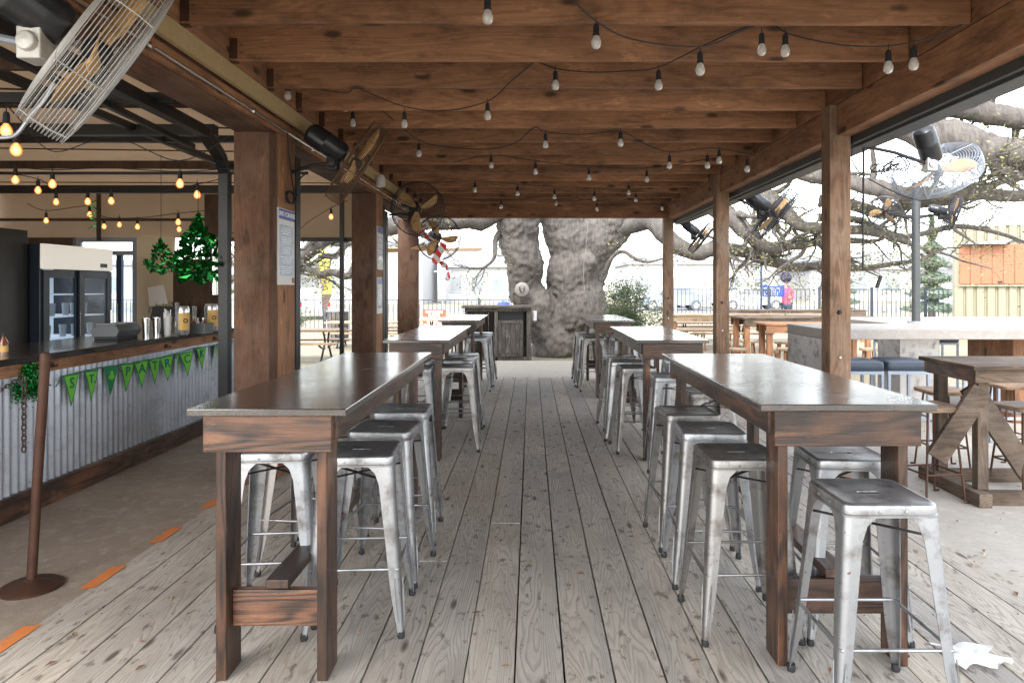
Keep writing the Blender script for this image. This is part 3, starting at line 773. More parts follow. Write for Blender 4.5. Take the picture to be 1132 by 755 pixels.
t = thing('condiment_box', 'low grey box holding small bottles between the two tall cans', 'box', ((220 - CX) * 6.75 / F, 6.75, ct))
MB().box(-.10, .10, -.09, -.08, 0, .10).box(-.10, .10, .08, .09, 0, .10).box(-.10, -.09, -.08, .08, 0, .10).box(.09, .10, -.08, .08, 0, .10).box(-.09, .09, -.08, .08, 0, .008).build('tray', 'plasticgrey', t)
for k in range(4):
    m = MB().lathe([(.0001, .01), (.018, .01), (.018, .10), (.007, .12), (.007, .15), (.0001, .15)], 10, Matrix.Translation((-.06 + k * .04, random.uniform(-.04, .04), 0)))
    tag(m.build('small_bottle', ['amber', 'whiteplastic', 'chrome', 'amber'][k], smooth=40, loc=((220 - CX) * 6.75 / F, 6.75, ct)), ['amber bottle at the left of the grey condiment box', 'white topped bottle in the grey condiment box', 'steel topped bottle in the grey condiment box', 'amber bottle at the right of the grey condiment box'][k], 'bottle', 'small bottles in the condiment box')
t = thing('card_reader', 'black payment screen tilted behind the tall can on the bar', 'screen', (-3.66, 6.85, ct))
t.scale = (.8, .8, .8)
MB().box(-.07, .07, -.07, .07, 0, .02).box(-.02, .02, -.02, .02, .02, .16).build('stand', 'black', t)
MB().box(-.13, .13, -.012, .012, -.09, .09).xf(Matrix.Translation((-.02, 0, .24)) @ Matrix.Rotation(R(-25), 4, 'X')).build('screen', 'black', t, bevel=.006)
t = thing('hot_sauce_bottle', 'amber bottle with pale label at the far left on the bar', 'bottle', ((4 - CX) * 4.6 / F, 4.6, ct))
MB().lathe([(.0001, 0), (.026, 0), (.026, .085), (.011, .115), (.011, .135), (.0001, .135)], 16).build('body', 'amber', t, smooth=40)
MB().lathe([(.0265, .02), (.0265, .06)], 16).build('label', 'canlabel', t)
MB().lathe([(.013, .12), (.013, .145), (.0001, .145)], 12).build('cap', 'black', t)
# sprig
m = MB()
x = (180 - CX) * 9.9 / F
for k in range(70):
    c = Vector((x - .55 + random.gauss(0, .10) * 0 , 10.2, 1.1)) if False else Vector((P(179, 342, 10.1).x + random.gauss(0, .07), 10.1 + random.gauss(0, .05), 1.14 + random.gauss(0, .07)))
    u = Vector((random.gauss(0, 1), random.gauss(0, 1), random.gauss(0, 1))).normalized() * .03; w = u.orthogonal().normalized() * .012
    m.add([c - u, c + w, c + u, c - w], [(0, 1, 2, 3)])
t = thing('potted_sprig', 'small leafy sprig in a white pot at the back of the bar', 'plant')
m.build('leaves', 'bushleaf', t)
MB().lathe([(.0001, .84), (.045, .84), (.06, 1.02), (.05, 1.02)], 14, Matrix.Translation((P(179, 342, 10.1).x, 10.2, 0))).build('pot', 'white', t, smooth=40)

# ------------------------------------------------------------------ pennant banner
t = thing('pennant_banner', "green triangular felt pennants reading ST PATRICK'S hung along the bar front", 'banner', (0, 0, 0))
XB = -3.315
pen = [('S', 4.95), ('T.', 5.18), ('*', 5.42), ('P', 5.64), ('A', 5.84), ('T', 6.04), ('R', 6.24), ('I', 6.44), ('C', 6.60), ('K', 6.90), ("'", 7.22), ('S', 7.42), ('', 7.66)]
tw = [0.0, 0.05, -.05, -.1, -.2, -.1, -.25, .35, -.3, -.1, .3, -.3, .4]
cordp = [(-3.32, 4.80, .80)] + [(XB, y - .09, .875 + .012 * math.sin(y * 5) + (.02 if y > 6.6 else -.008)) for _, y in pen] + [(XB, 7.78, .90)]
MB().tube(cordp, .004, 6).build('cord', 'tealletter', t)
for i, (ch, y) in enumerate(pen):
    zt = .872 + (.022 if y > 6.6 else 0)
    w, h = .086, .235
    rot = Matrix.Translation((XB + .004, y, zt)) @ Matrix.Rotation(tw[i], 4, 'Z') @ Matrix.Rotation(R(random.uniform(-6, 6)), 4, 'X')
    def tri(w, h, off, zt0, curl=.004):
        vs = []; fs = []; n = 6
        for k in range(n + 1):
            f = k / n; ww = w * (1 - f) + .002
            vs += [Vector((off + curl * math.sin(f * 3.1), -ww, zt0 - h * f)), Vector((off + curl * math.sin(f * 3.1), ww, zt0 - h * f))]
        for k in range(n): fs.append((2 * k, 2 * k + 2, 2 * k + 3, 2 * k + 1))
        return [rot @ v for v in vs], fs
    vs, fs = tri(w, h, 0, 0); m = MB().add(vs, fs); p = m.build('pennant', 'greendark', t)
    vs, fs = tri(w * .82, h * .84, .0015, -.012); m = MB().add(vs, fs)
    if ch != '*': m.build('felt_face', 'greenlight', p)
    if ch == '*':
        m = MB()
        for k in range(3):
            a = R(90 + 120 * k); c = Vector((.008, .020 * math.cos(a), -.072 + .02 * math.sin(a)))
            m.add([rot @ (c + Vector((.0, .019 * math.cos(q * .5236), .019 * math.sin(q * .5236)))) for q in range(12)], [tuple(range(12))])
        m.add([rot @ Vector(v) for v in ((.008, -.004, -.07), (.008, .004, -.07), (.008, .010, -.115), (.008, .0, -.115))], [(0, 1, 2, 3)])
        m.build('shamrock', 'greenlight', p)
    elif ch:
        mt = rot @ frame_mtx((.0085, 0, -.068), (0, 1, 0), (0, 0, 1))
        text_obj(ch, .11 if ch != 'T.' else .09, 'tealletter', mt, p, 'letter', .001, .0018)

# tinsel wreath + foil clusters
def foil_cluster(name, label, cat, fn, n, s, mat='foil', loc=(0, 0, 0)):
    m = MB()
    for _ in range(n):
        c = fn(); u = Vector((random.gauss(0, 1), random.gauss(0, 1), random.gauss(0, 1) - .6)).normalized() * random.uniform(.5, 1.2) * s
        w = u.orthogonal().normalized() * random.uniform(.4, .7) * s
        nn = u.cross(w).normalized() * s * .25
        m.add([c - u, c - w * .8 + nn, c + w * .8 - nn, c + u + nn, ], [(0, 1, 3, 2)])
    return tag(m.build(name, mat, loc=loc), label, cat)
def wreathpt():
    k = random.randrange(3); a = R(90 + 120 * k + 0)
    q = Vector((random.gauss(0, .014), .075 * math.cos(a) + random.gauss(0, .035), .075 * math.sin(a) + random.gauss(0, .035)))
    return q
foil_cluster('tinsel_shamrock', 'green tinsel shamrock hanging on the corrugated bar front by the rusty pole', 'decoration', wreathpt, 1700, .010, loc=(-3.31, 4.54, .86))
def conepts(w, h):
    def f():
        z = random.random() ** .8; a = random.uniform(0, 6.28); rr = w * (.07 + .93 * max(0, math.sin(min(1, z * .95 + .02) * 2.75 - .25)) ** 1.3) * (1 + .22 * math.sin(3 * a + 1) + .12 * math.sin(7 * z * 3)) * math.sqrt(random.uniform(.15, 1))
        return Vector((rr * math.cos(a), rr * math.sin(a), -h * z))
    return f
o = foil_cluster('foil_garland', 'larger green foil shamrock cluster hanging above the bar', 'decoration', conepts(.215, .58), 420, .046, loc=((219 - CX) * 6.0 / F, 6.0, H + (317 - 238) * 6 / F))
MB().tube([(0, 0, 0), (0, 0, .26)], .003, 5).build('cord', 'cord', o)
o = foil_cluster('foil_garland', 'smaller green foil shamrock cluster hanging left of the larger one', 'decoration', conepts(.15, .37), 200, .038, loc=((178 - CX) * 7.4 / F, 7.4, H + (317 - 264) * 7.4 / F))
MB().tube([(0, 0, 0), (0, 0, .9)], .003, 5).build('cord', 'cord', o)
# dangling paper swirl
m = MB(); vs = []
for k in range(40):
    a = k * .42; c = P(103, 0, 7.0); x = c.x + .045 * math.cos(a); y = 7.0 + .045 * math.sin(a); z = 2.42 - k * .0085
    vs += [(x, y, z), (x, y, z - .012)]
m.add(vs, [(2 * k, 2 * k + 2, 2 * k + 3, 2 * k + 1) for k in range(39)])
tag(m.build('foil_swirl', 'foil'), 'thin green spiral streamer dangling in front of the tan back panel', 'decoration')

# stanchion and chain
t = thing('rope_stanchion', 'rusty iron stanchion pole on a round base left of the deck', 'stanchion', (-2.50, 3.44, -.006))
MB().lathe([(.0001, 0), (.138, 0), (.14, .012), (.12, .024), (.05, .034), (.03, .05), (.0001, .05)], 36).build('base', 'rust', t, smooth=35)
MB().tube([(0, 0, .03), (.035, 0, .62), (.07, 0, 1.14)], .0225, 18).build('pole', 'rust', t, smooth=40)
MB().lathe([(.0245, 0), (.0245, .03), (.018, .045), (.0001, .048)], 18, Matrix.Translation((.070, 0, 1.13))).build('cap', 'rust', t, smooth=40)
def chain(pts, r=.017, w=.004):
    m = MB(); pts = [Vector(p) for p in pts]
    # resample
    step = r * 1.55; out = [pts[0]]; acc = 0
    for a, b in zip(pts, pts[1:]):
        L_ = (b - a).length; k = step - acc
        while k < L_: out.append(a + (b - a) * (k / L_)); k += step
        acc = L_ - (k - step)
    for i in range(len(out) - 1):
        a, b = out[i], out[i + 1]; dd = (b - a).normalized(); sd = dd.cross(Vector((0.3, 1, .1))).normalized()
        if i % 2: sd = dd.cross(sd)
        c = (a + b) / 2
        m.tube([c + dd * math.cos(q * .6283) * r * 1.15 + sd * math.sin(q * .6283) * r * .62 for q in range(10)], w, 5, closed=True)
    return m
cp = smooth_path([(-3.45, 3.2, .62), (-3.38, 3.7, .74), (-3.30, 4.2, .84), (-3.28, 4.42, .92)], 4)
tag(chain(cp, .018).build('chain', 'chain'), 'iron chain sagging across the bar front towards the tinsel shamrock', 'chain', 'iron chains by the bar')
tag(chain([(-3.26, 4.42, .92), (-3.26, 4.42, .42)], .022, .005).build('chain', 'chain'), 'iron chain hanging straight down over the tinsel shamrock', 'chain', 'iron chains by the bar')

# ------------------------------------------------------------------ high tables
TG = 'high bar tables standing along the deck'
def high_table(x0, x1, y0, y1, label, flip, top='tabletop'):
    cx, cy = (x0 + x1) / 2, (y0 + y1) / 2
    t = thing('high_table', label, 'table', (cx, cy, 0), group=TG)
    hx, hy = (x1 - x0) / 2, (y1 - y0) / 2
    Z = 1.045
    # top of three boards with tiny gaps
    m = MB(); w = 2 * hx / 3
    m.box(-hx, hx, -hy, hy, Z - .028, Z)
    m.build('table_top', top, t, bevel=.004)
    ax = hx - .045
    # aprons
    MB().box(-ax, -ax + .038, -hy + .05, hy - .05, Z - .125, Z - .029).build('side_apron', 'stain_y', t, bevel=.003)
    MB().box(ax - .038, ax, -hy + .05, hy - .05, Z - .125, Z - .029).build('side_apron', 'stain_y', t, bevel=.003)
    MB().box(-ax + .012, ax - .012, -hy + .012, -hy + .049, Z - .165, Z - .029).build('end_apron', 'stain_x', t, bevel=.003)
    MB().box(-ax + .012, ax - .012, hy - .049, hy - .012, Z - .165, Z - .029).build('end_apron', 'stain_x', t, bevel=.003)
    for sx in (-1, 1):
        for sy in (-1, 1):
            xa = sx * (ax - .06); ya = sy * (hy - .125)
            MB().box(xa - .02, xa + .02, ya - .07, ya + .07, 0, Z - .03).build('leg', 'stain_z', t, bevel=.004)
    for sy in (-1, 1):
        ya = sy * (hy - .125)
        MB().box(-ax + .082, ax - .082, ya - .019, ya + .019, .185, .325).build('cross_rail', 'stain_x', t, bevel=.004)
    MB().box(-.045, .045, -hy + .11, hy - .11, .327, .362).build('long_rail', 'stain_y', t, bevel=.004)
    return t
high_table(-1.285, -.69, 2.56, 4.77, 'dark varnished high table nearest the camera on the bar side of the aisle', 0)
high_table(.89, 1.575, 2.66, 4.68, 'dark varnished high table nearest the camera on the right of the aisle', 0)
high_table(-1.265, -.70, 5.86, 8.04, 'second high table from the camera on the bar side of the aisle', 0)
high_table(.90, 1.52, 5.86, 7.88, 'second high table from the camera on the right of the aisle', 0)
high_table(-1.265, -.70, 9.35, 11.2, 'furthest high table on the left of the aisle before the rustic cabinet', 0)
high_table(.80, 1.40, 9.22, 11.15, 'furthest high table on the right of the aisle before the oak', 0)

# ------------------------------------------------------------------ metal stools
def rsq(h, r, z, n=6):
    pts = []
    for q, (sx, sy) in enumerate(((1, 1), (-1, 1), (-1, -1), (1, -1))):
        for k in range(n + 1):
            a = R(90 * q + 90 * k / n)
            pts.append(Vector((sx * (h - r) + r * math.cos(a), sy * (h - r) + r * math.sin(a), z)))
    return pts
def capsule(l, r, z, n=6):
    pts = []
    for q, (sx, sy) in enumerate(((1, 1), (-1, 1), (-1, -1), (1, -1))):
        for k in range(n + 1):
            a = R(90 * q + 90 * k / n)
            pts.append(Vector((sx * (l - r) + r * math.cos(a), r * math.sin(a), z)))
    return pts
def make_stool(mat, label):
    t = thing('metal_stool', label, 'stool', (0, 0, 0), group='galvanised metal bar stools')
    m = MB()
    rings = [rsq(.160, .035, .716), rsq(.166, .038, .718), rsq(.166, .038, .726), rsq(.1635, .037, .728), rsq(.1635, .037, .750), rsq(.161, .037, .758), rsq(.155, .036, .763), rsq(.148, .034, .764), rsq(.142, .033, .7615), rsq(.10, .03, .7585), capsule(.044, .016, .7572), capsule(.042, .014, .7555), capsule(.041, .0135, .7535)]
    m.loft(rings)
    MB().loft([rsq(.157, .035, .718), rsq(.15, .03, .740), rsq(.05, .02, .7530)], False, True).build('shade_black_underside', 'black', t)  # black plate behind the hand slot, its colour standing in for shade inside
    # rivets
    for sx, sy in ((1, 0), (-1, 0), (0, 1), (0, -1)):
        for o_ in (-.045, .045):
            c = Vector((sx * .1637 + (o_ if sy else 0), sy * .1637 + (o_ if sx else 0), .738))
            dx = Vector((sx, sy, 0)); q = dx.to_track_quat('Z', 'Y').to_matrix().to_4x4()
            m.lathe([(.006, -.001), (.0055, .0025), (.0001, .004)], 8, Matrix.Translation(c) @ q)
    m.build('seat', mat, t, smooth=28)
    for sx in (-1, 1):
        for sy in (-1, 1):
            # angled sheet leg, L-shaped with a rounded corner
            lev = [(.727, .1615, .118), (.712, .1625, .100), (.69, .1645, .078), (.64, .168, .064), (.50, .1785, .057), (.35, .190, .050), (.22, .199, .044), (.13, .206, .036), (.05, .212, .026), (.012, .215, .022)]
            outer = []; inner = []
            for z, c, a in lev:
                r_ = min(.026, a * .5); th = .0035
                prof = [(c, c - a), (c, c - a * .55), (c, c - r_)]
                for k in range(1, 5):
                    an = R(90 * k / 5); prof.append((c - r_ + r_ * math.cos(an), c - r_ + r_ * math.sin(an)))
                prof += [(c - r_, c), (c - a * .55, c), (c - a, c)]
                inn = [((c - a if i == len(prof) - 1 else x - th * (1 if x > c - a + .001 else 0)), (y - th * (1 if i > 1 else 0))) for i, (x, y) in enumerate(prof)]
                inn[0] = (c - th, c - a); inn[1] = (c - th, c - a * .55); inn[2] = (c - th, c - r_); inn[-1] = (c - a, c - th); inn[-2] = (c - a * .55, c - th); inn[-3] = (c - r_, c - th)
                outer.append([Vector((sx * x, sy * y, z)) for x, y in prof] + [Vector((sx * x, sy * y, z)) for x, y in inn[::-1]])
            m = MB().loft(outer, True, True)
            # pressed ribs on both faces of the leg
            for q in (0, 1):
                a = Vector((.2065, .176, .25)); b_ = Vector((.2165, .196, .07))
                if q: a = Vector((a.y, a.x, a.z)); b_ = Vector((b_.y, b_.x, b_.z))
                a.x *= sx; a.y *= sy; b_.x *= sx; b_.y *= sy
                m.tube([a * 1, (a + b_) / 2, b_], [.002, .0045, .003], 6)
            lg = m.build('leg', mat, t, smooth=40)
            MB().lathe([(.0001, 0), (.015, 0), (.017, .01), (.014, .028)], 12, Matrix.Translation((sx * .204, sy * .204, 0))).build('rubber_foot', 'black', lg, smooth=40)
    m = MB(); c = .187; z = .285
    for (a, b_) in (((-1, -1), (1, -1)), ((1, -1), (1, 1)), ((1, 1), (-1, 1)), ((-1, 1), (-1, -1))):
        m.tube([(a[0] * c, a[1] * c, z), ((a[0] + b_[0]) / 2 * c, (a[1] + b_[1]) / 2 * c, z), (b_[0] * c, b_[1] * c, z)], .0065, 8)
    m.build('footrest', mat, t, smooth=40)
    m = MB(); c = .158
    m.beam((-c, -c, .66), (c, c, .655), .018, .004).beam((c, -c, .650), (-c, c, .645), .018, .004)
    m.build('brace', 'black', t)
    return t
S1 = make_stool('steel', '')
S2 = make_stool('darksteel', '')
stools = [
 (1.22, 2.48, 1, 0, 'closest metal stool, standing clear at the end of the near right table'),
 (-.77, 3.13, 1, 2, 'first metal stool on the aisle side of the near left table'),
 (-.765, 3.64, 1, -3, 'second metal stool on the aisle side of the near left table'),
 (-.775, 4.18, 1, 1, 'third metal stool on the aisle side of the near left table'),
 (-1.17, 3.20, 1, 3, 'metal stool tucked under the near left table nearest its front left leg'),
 (-1.19, 3.74, 2, -4, 'dark metal stool in the middle of the bar side of the near left table'),
 (-1.19, 4.28, 2, 2, 'dark metal stool at the far end of the bar side of the near left table'),
 (.925, 3.08, 2, 1, 'first metal stool on the aisle side of the near right table'),
 (.93, 3.60, 1, -2, 'second metal stool on the aisle side of the near right table'),
 (.93, 4.10, 2, 2, 'third metal stool on the aisle side of the near right table'),
 (1.385, 3.07, 1, -2, 'metal stool under the near right table directly behind the closest stool'),
 (1.24, 4.92, 2, 5, 'dark metal stool at the far end of the near right table'),
 (-.69, 6.42, 2, 2, 'first metal stool on the aisle side of the second left table'),
 (-.73, 7.02, 1, -2, 'second metal stool on the aisle side of the second left table'),
 (-.73, 7.50, 2, 4, 'third metal stool on the aisle side of the second left table'),
 (-1.07, 6.30, 1, 3, 'metal stool tucked into the front end of the second left table'),
 (-1.16, 6.90, 2, 0, 'metal stool in the middle of the bar side of the second left table'),
 (-1.16, 7.45, 2, 0, 'metal stool at the far end of the bar side of the second left table'),
 (1.17, 5.72, 1, -3, 'metal stool at the front end of the second right table'),
 (.97, 6.37, 2, 2, 'first metal stool on the aisle side of the second right table'),
 (.95, 6.85, 1, -4, 'second metal stool on the aisle side of the second right table'),
 (.95, 7.35, 2, 3, 'third metal stool on the aisle side of the second right table'),
 (1.46, 6.70, 1, 0, 'metal stool on the patio side of the second right table'),
 (-.79, 10.02, 1, 0, 'first metal stool on the aisle side of the furthest left table'),
 (-.78, 10.5, 2, 2, 'second metal stool on the aisle side of the furthest left table'),
 (-.78, 11.0, 1, -2, 'third metal stool on the aisle side of the furthest left table'),
 (-1.18, 10.1, 2, 0, 'metal stool on the bar side of the furthest left table'),
 (.90, 10.02, 2, 2, 'first metal stool on the aisle side of the furthest right table'),
 (.88, 10.5, 1, -2, 'second metal stool on the aisle side of the furthest right table'),
 (.88, 11.0, 2, 1, 'third metal stool on the aisle side of the furthest right table'),
 (1.32, 9.85, 1, 3, 'nearer metal stool on the patio side of the furthest right table'),
 (1.32, 10.5, 2, 0, 'farther metal stool on the patio side of the furthest right table'),
]
u1 = u2 = False
for (x, y, k, rz, lb) in stools:
    src = S1 if k == 1 else S2
    if k == 1 and not u1: o = src; u1 = True
    elif k == 2 and not u2: o = src; u2 = True
    else: o = copy_tree(src)
    o.location = (x, y, .003); o.rotation_euler = (0, 0, R(rz * 1.6)); o['label'] = lb

# ------------------------------------------------------------------ concrete communal counter with pedestals
A = math.atan2(.12, .75)
t = thing('concrete_counter', 'large pale concrete counter outside the right posts', 'counter', (2.98, 7.0, 0), rz=0)
# top: skewed slab
def skew(m):
    m.v = [(v[0] - .16 * v[1], v[1], v[2]) for v in m.v]; return m
MB().box(0, 4.4, -.05, 1.0, .965, 1.07).build('top', 'conctop', t, bevel=.008)
MB().box(1.25, 4.4, 1.004, 2.8, .965, 1.07).build('rear_top', 'conctop', t, bevel=.008)
MB().box(.002, .09, -.04, .99, 0, .962).build('end_panel', 'concsteel', t, bevel=.004)
m = MB()
for (x0, x1, y0, y1) in ((1.15, 1.60, .7, 1.2), ): 
    m.box(x0, x1, y0, y1, 0, .962)
m.build('steel_pedestal', 'concsteel', t, bevel=.01)
MB().box(2.35, 3.0, .6, 1.4, 0, .962).build('timber_pedestal', 'cedar_z', t, bevel=.01)
# fan pole
px_, py_ = 4.58, 8.18
t = thing('fan_pole', 'grey steel pole rising through the concrete counter with two fans near its top', 'pole', (px_, py_, 1.07))
MB().tube([(0, 0, 0), (0, 0, 1.66)], .047, 20).build('shaft', 'greypaint', t, smooth=40)
MB().lathe([(.0001, .02), (.09, .02), (.09, 0)], 20).build('flange', 'greyframe', t, smooth=30)
MB().tube([(-.33, 0, 1.30), (0, 0, 1.24), (.30, 0, 1.30)], .016, 10).build('crossarm', 'black', t, smooth=40)
# upholstered stools
def pad_stool(x, y, label, rz=0):
    t = thing('padded_stool', label, 'stool', (x, y, -.01), R(rz), 'padded stools at the concrete counter')
    m = MB(); h = .205
    m.loft([rsq(h - .01, .03, .70), rsq(h, .035, .715), rsq(h + .004, .04, .75), rsq(h, .045, .785), rsq(h - .03, .05, .80), rsq(h * .4, .03, .806)], True, True)
    m.build('cushion', 'vinyl', t, smooth=50)
    m = MB()
    for sx in (-1, 1): m.box(sx * .185 - .0125, sx * .185 + .0125, -.17, .17, .67, .698)
    for sy in (-1, 1): m.box(-.20, .20, sy * .185 - .0125, sy * .185 + .0125, .668, .699)
    m.build('seat_frame', 'greyframe', t)
    for sx in (-1, 1):
        for sy in (-1, 1): MB().box(sx * .185 - .013, sx * .185 + .013, sy * .185 - .0131, sy * .185 + .0131, 0, .667).build('leg', 'greyframe', t, bevel=.002)
    m = MB()
    for s_ in (-1, 1): m.box(-.17, .17, s_ * .185 - .01, s_ * .185 + .01, .22, .245).box(s_ * .185 - .01, s_ * .185 + .01, -.17, .17, .25, .27)
    m.build('footrest', 'greyframe', t)
    return t
for (x, y, lb, rz) in ((3.18, 6.78, 'padded blue grey stool just right of the near right post', 2), (3.64, 6.80, 'padded blue grey stool second from the near right post', -2),
                   (5.35, 10.15, 'padded stool behind the concrete counter right of the fan pole', 3),
                   (4.62, 6.85, 'padded blue grey stool beyond the rough timber table', 4), (6.0, 10.15, 'padded stool behind the counter furthest right', 0)):
    pad_stool(x, y, lb, rz)

# rough timber table at the right
t = thing('timber_table', 'rough grey brown timber table with diagonal braces at the right edge', 'table', (3.04, 4.72, -.01), R(-1))
m = MB(); 
m.box(0, 1.7, 0, .70, .935, .965); m.build('table_top', 'rustic_x', t, bevel=.004)
MB().box(.03, 1.67, .03, .07, .845, .933).box(.03, 1.67, .63, .67, .845, .933).build('long_apron', 'rustic_x', t, bevel=.003)
MB().box(.028, .07, .072, .628, .845, .932).build('end_apron', 'stain_y', t, bevel=.003)
MB().box(1.63, 1.672, .072, .628, .845, .932).build('end_apron', 'stain_y', t, bevel=.003)
for x in (.075, 1.56):
    for y in (.075, .555): MB().box(x, x + .075, y, y + .07, .095, .93).build('leg', 'rustic_z', t, bevel=.004)
MB().box(.02, .11, -.03, .74, .0, .094).build('foot_beam', 'rustic_y', t, bevel=.005)
MB().box(1.56, 1.65, -.03, .74, .0, .094).build('foot_beam', 'rustic_y', t, bevel=.005)
MB().box(.112, 1.558, .02, .10, .0, .092).build('long_beam', 'rustic_x', t, bevel=.005)
MB().box(.112, 1.558, .60, .68, .0, .092).build('long_beam', 'rustic_x', t, bevel=.005)
MB().beam((.185, .35, .78), (.62, .35, .13), .04, .15).build('brace', 'rustic_x', t, bevel=.004)
MB().beam((-.23, .05, .32), (.085, .05, .80), .145, .04, up=(0, 1, 0)).build('brace', 'rustic_x', t, bevel=.004)
# rebar stools with wooden seats
def rebar_stool(x, y, label, h=.66, rz=0):
    t = thing('rebar_stool', label, 'stool', (x, y, -.01), R(rz), 'wooden seated stools with iron rod legs')
    m = MB().loft([rsq(.15, .03, h - .035), rsq(.165, .04, h - .03), rsq(.168, .04, h - .008), rsq(.16, .04, h), rsq(.06, .03, h - .008)], True, True)
    m.build('seat', 'seatwood', t, smooth=40)
    for sx in (-1, 1):
        for sy in (-1, 1):
            lg = MB().tube([(sx * .10, sy * .10, h - .03), (sx * .15, sy * .15, 0.003)], .008, 8)
            lg.tube([(sx * .15, sy * .15, .006), (sx * .185, sy * .15, .006)], .008, 6)
            lg.build('leg', 'rust', t, smooth=40)
    m = MB(); c = .135
    for (a, b_) in (((-1, -1), (1, -1)), ((1, -1), (1, 1)), ((1, 1), (-1, 1)), ((-1, 1), (-1, -1))):
        m.tube([(a[0] * c, a[1] * c, .2), (b_[0] * c, b_[1] * c, .2)], .007, 6)
    m.build('footrest', 'rust', t, smooth=40)
    return t
rebar_stool(2.86, 4.92, 'wooden seated rod stool at the left end of the rough timber table', .67, 8)
rebar_stool(3.42, 5.72, 'wooden seated rod stool behind the rough timber table near its left leg', .66, -5)
rebar_stool(4.22, 6.05, 'wooden seated rod stool farther back behind the rough timber table', .66, 0)
rebar_stool(3.72, 5.20, 'wooden seated rod stool at the right edge of the frame', .62, 10)

# ------------------------------------------------------------------ picnic tables and benches beyond
def picnic(x, y, ln, label, rz=0, hz=.66, w=.72):
    t = thing('picnic_table', label, 'table', (x, y, -.05), R(rz), 'pale wooden picnic tables beyond the deck')
    m = MB()
    for k in range(4): m.box(0, ln, -w / 2 + k * w / 4 + .005, -w / 2 + (k + 1) * w / 4 - .005, hz - .04, hz)
    m.build('table_top', 'pine_x', t, bevel=.004)
    for s_ in (-1, 1): MB().box(0, ln, s_ * (w / 2 + .22) - .12, s_ * (w / 2 + .22) + .12, hz * .57, hz * .57 + .038).build('bench', 'pine_x', t, bevel=.004)
    for x_ in (.35, ln - .35):
        m = MB()
        for s_ in (-1, 1):
            m.tube(smooth_path([(x_, s_ * .25, hz - .045), (x_, s_ * .12, hz * .62), (x_, s_ * .28, .2), (x_, s_ * .42, .03)], 4), .022, 8)
            m.tube(smooth_path([(x_, s_ * .14, hz * .4), (x_, s_ * .4, hz * .46), (x_, s_ * (w / 2 + .22), hz * .55)], 4), .02, 8)
        m.tube([(x_, -.45, .025), (x_, .45, .025)], .02, 8)
        m.build('leg_frame', 'blackpaint', t, smooth=40)
    return t
picnic(-5.9, 14.4, 1.95, 'picnic table nearest the yellow banner flag beyond the bar', 2)
picnic(-5.2, 17.6, 2.2, 'second row picnic table behind the nearest one on the left', 0)
picnic(-3.3, 15.6, 1.9, 'picnic table seen between the two far left posts', 0)
picnic(-3.1, 19.0, 2.4, 'picnic table in front of the red fence sign', 0)
picnic(3.3, 17.5, 2.4, 'picnic table behind the leafy shrub on the right', 0)
picnic(4.0, 19.5, 3.0, 'picnic table in the furthest row on the right', 0)
def long_table(x0, x1, y, hz, label, w=.6, mat='rustic_x', dy=0.0, ln=2):
    t = thing('communal_table', label, 'table', (x0, y, -.05), math.atan2(dy, x1 - x0), 'long wooden tables on the right lawn')
    l = x1 - x0
    MB().box(0, l, -w / 2, w / 2, hz - .03, hz).build('table_top', mat, t, bevel=.003)
    MB().box(.03, l - .03, -w / 2 + .02, -w / 2 + .05, hz - .16, hz - .031).box(.03, l - .03, w / 2 - .05, w / 2 - .02, hz - .16, hz - .031).build('apron', mat, t)
    n = max(2, int(l / 2.5) + 1)
    for k in range(n):
        for s_ in (-1, 1):
            xx = .06 + (l - .2) * k / (n - 1)
            MB().box(xx, xx + .09, s_ * (w / 2 - .09) - .035, s_ * (w / 2 - .09) + .035, 0, hz - .031).build('leg', 'cedar_z', t)
    return t
long_table(3.88, 6.6, 13.0, .98, 'long plank table directly behind the middle right post', dy=.5)
long_table(3.15, 4.6, 11.4, .90, 'short orange brown table left of the concrete counter', .6, 'pine_x') if False else None
long_table(3.82, 5.3, 11.5, .95, 'short wooden table just left of the concrete counter', .55, 'cedar_x')
long_table(3.1, 7.0, 15.6, .93, 'long table with top just above the middle row of stools', mat='pine_x')
long_table(5.2, 9.4, 19.5, .90, 'longest far table ending right of the near right post', mat='rustic_x')
sg = 'small round wooden stools on the right lawn'
def log_stool(x, y, label):
    t = thing('wooden_stool', label, 'stool', (x, y, -.05), random.uniform(0, 3), sg)
    MB().lathe([(.0001, .40), (.16, .40), (.17, .42), (.165, .445), (.0001, .45)], 18).build('seat', 'pine_x', t, smooth=40)
    for k in range(4):
        a = k * math.pi / 2 + .6
        MB().tube([(.11 * math.cos(a), .11 * math.sin(a), .40), (.15 * math.cos(a), .15 * math.sin(a), 0)], .02, 6).build('leg', 'cedar_z', t)
base = log_stool(4.15, 12.0, 'small round wooden stool standing among the long tables on the right lawn')
first = [o for o in bpy.data.objects if o.name.startswith('wooden_stool')][0]
for i, (x, y) in enumerate(((3.72, 12.35), (4.6, 12.4), (5.1, 13.9), (3.9, 14.0), (4.5, 14.2), (5.6, 14.3), (3.6, 14.9), (6.1, 12.4), (4.9, 16.6), (5.7, 16.6), (6.5, 16.5), (4.1, 16.7))):
    dup(first, 'small round wooden stool standing among the long tables on the right lawn', (x, y, -.05), random.uniform(0, 3))

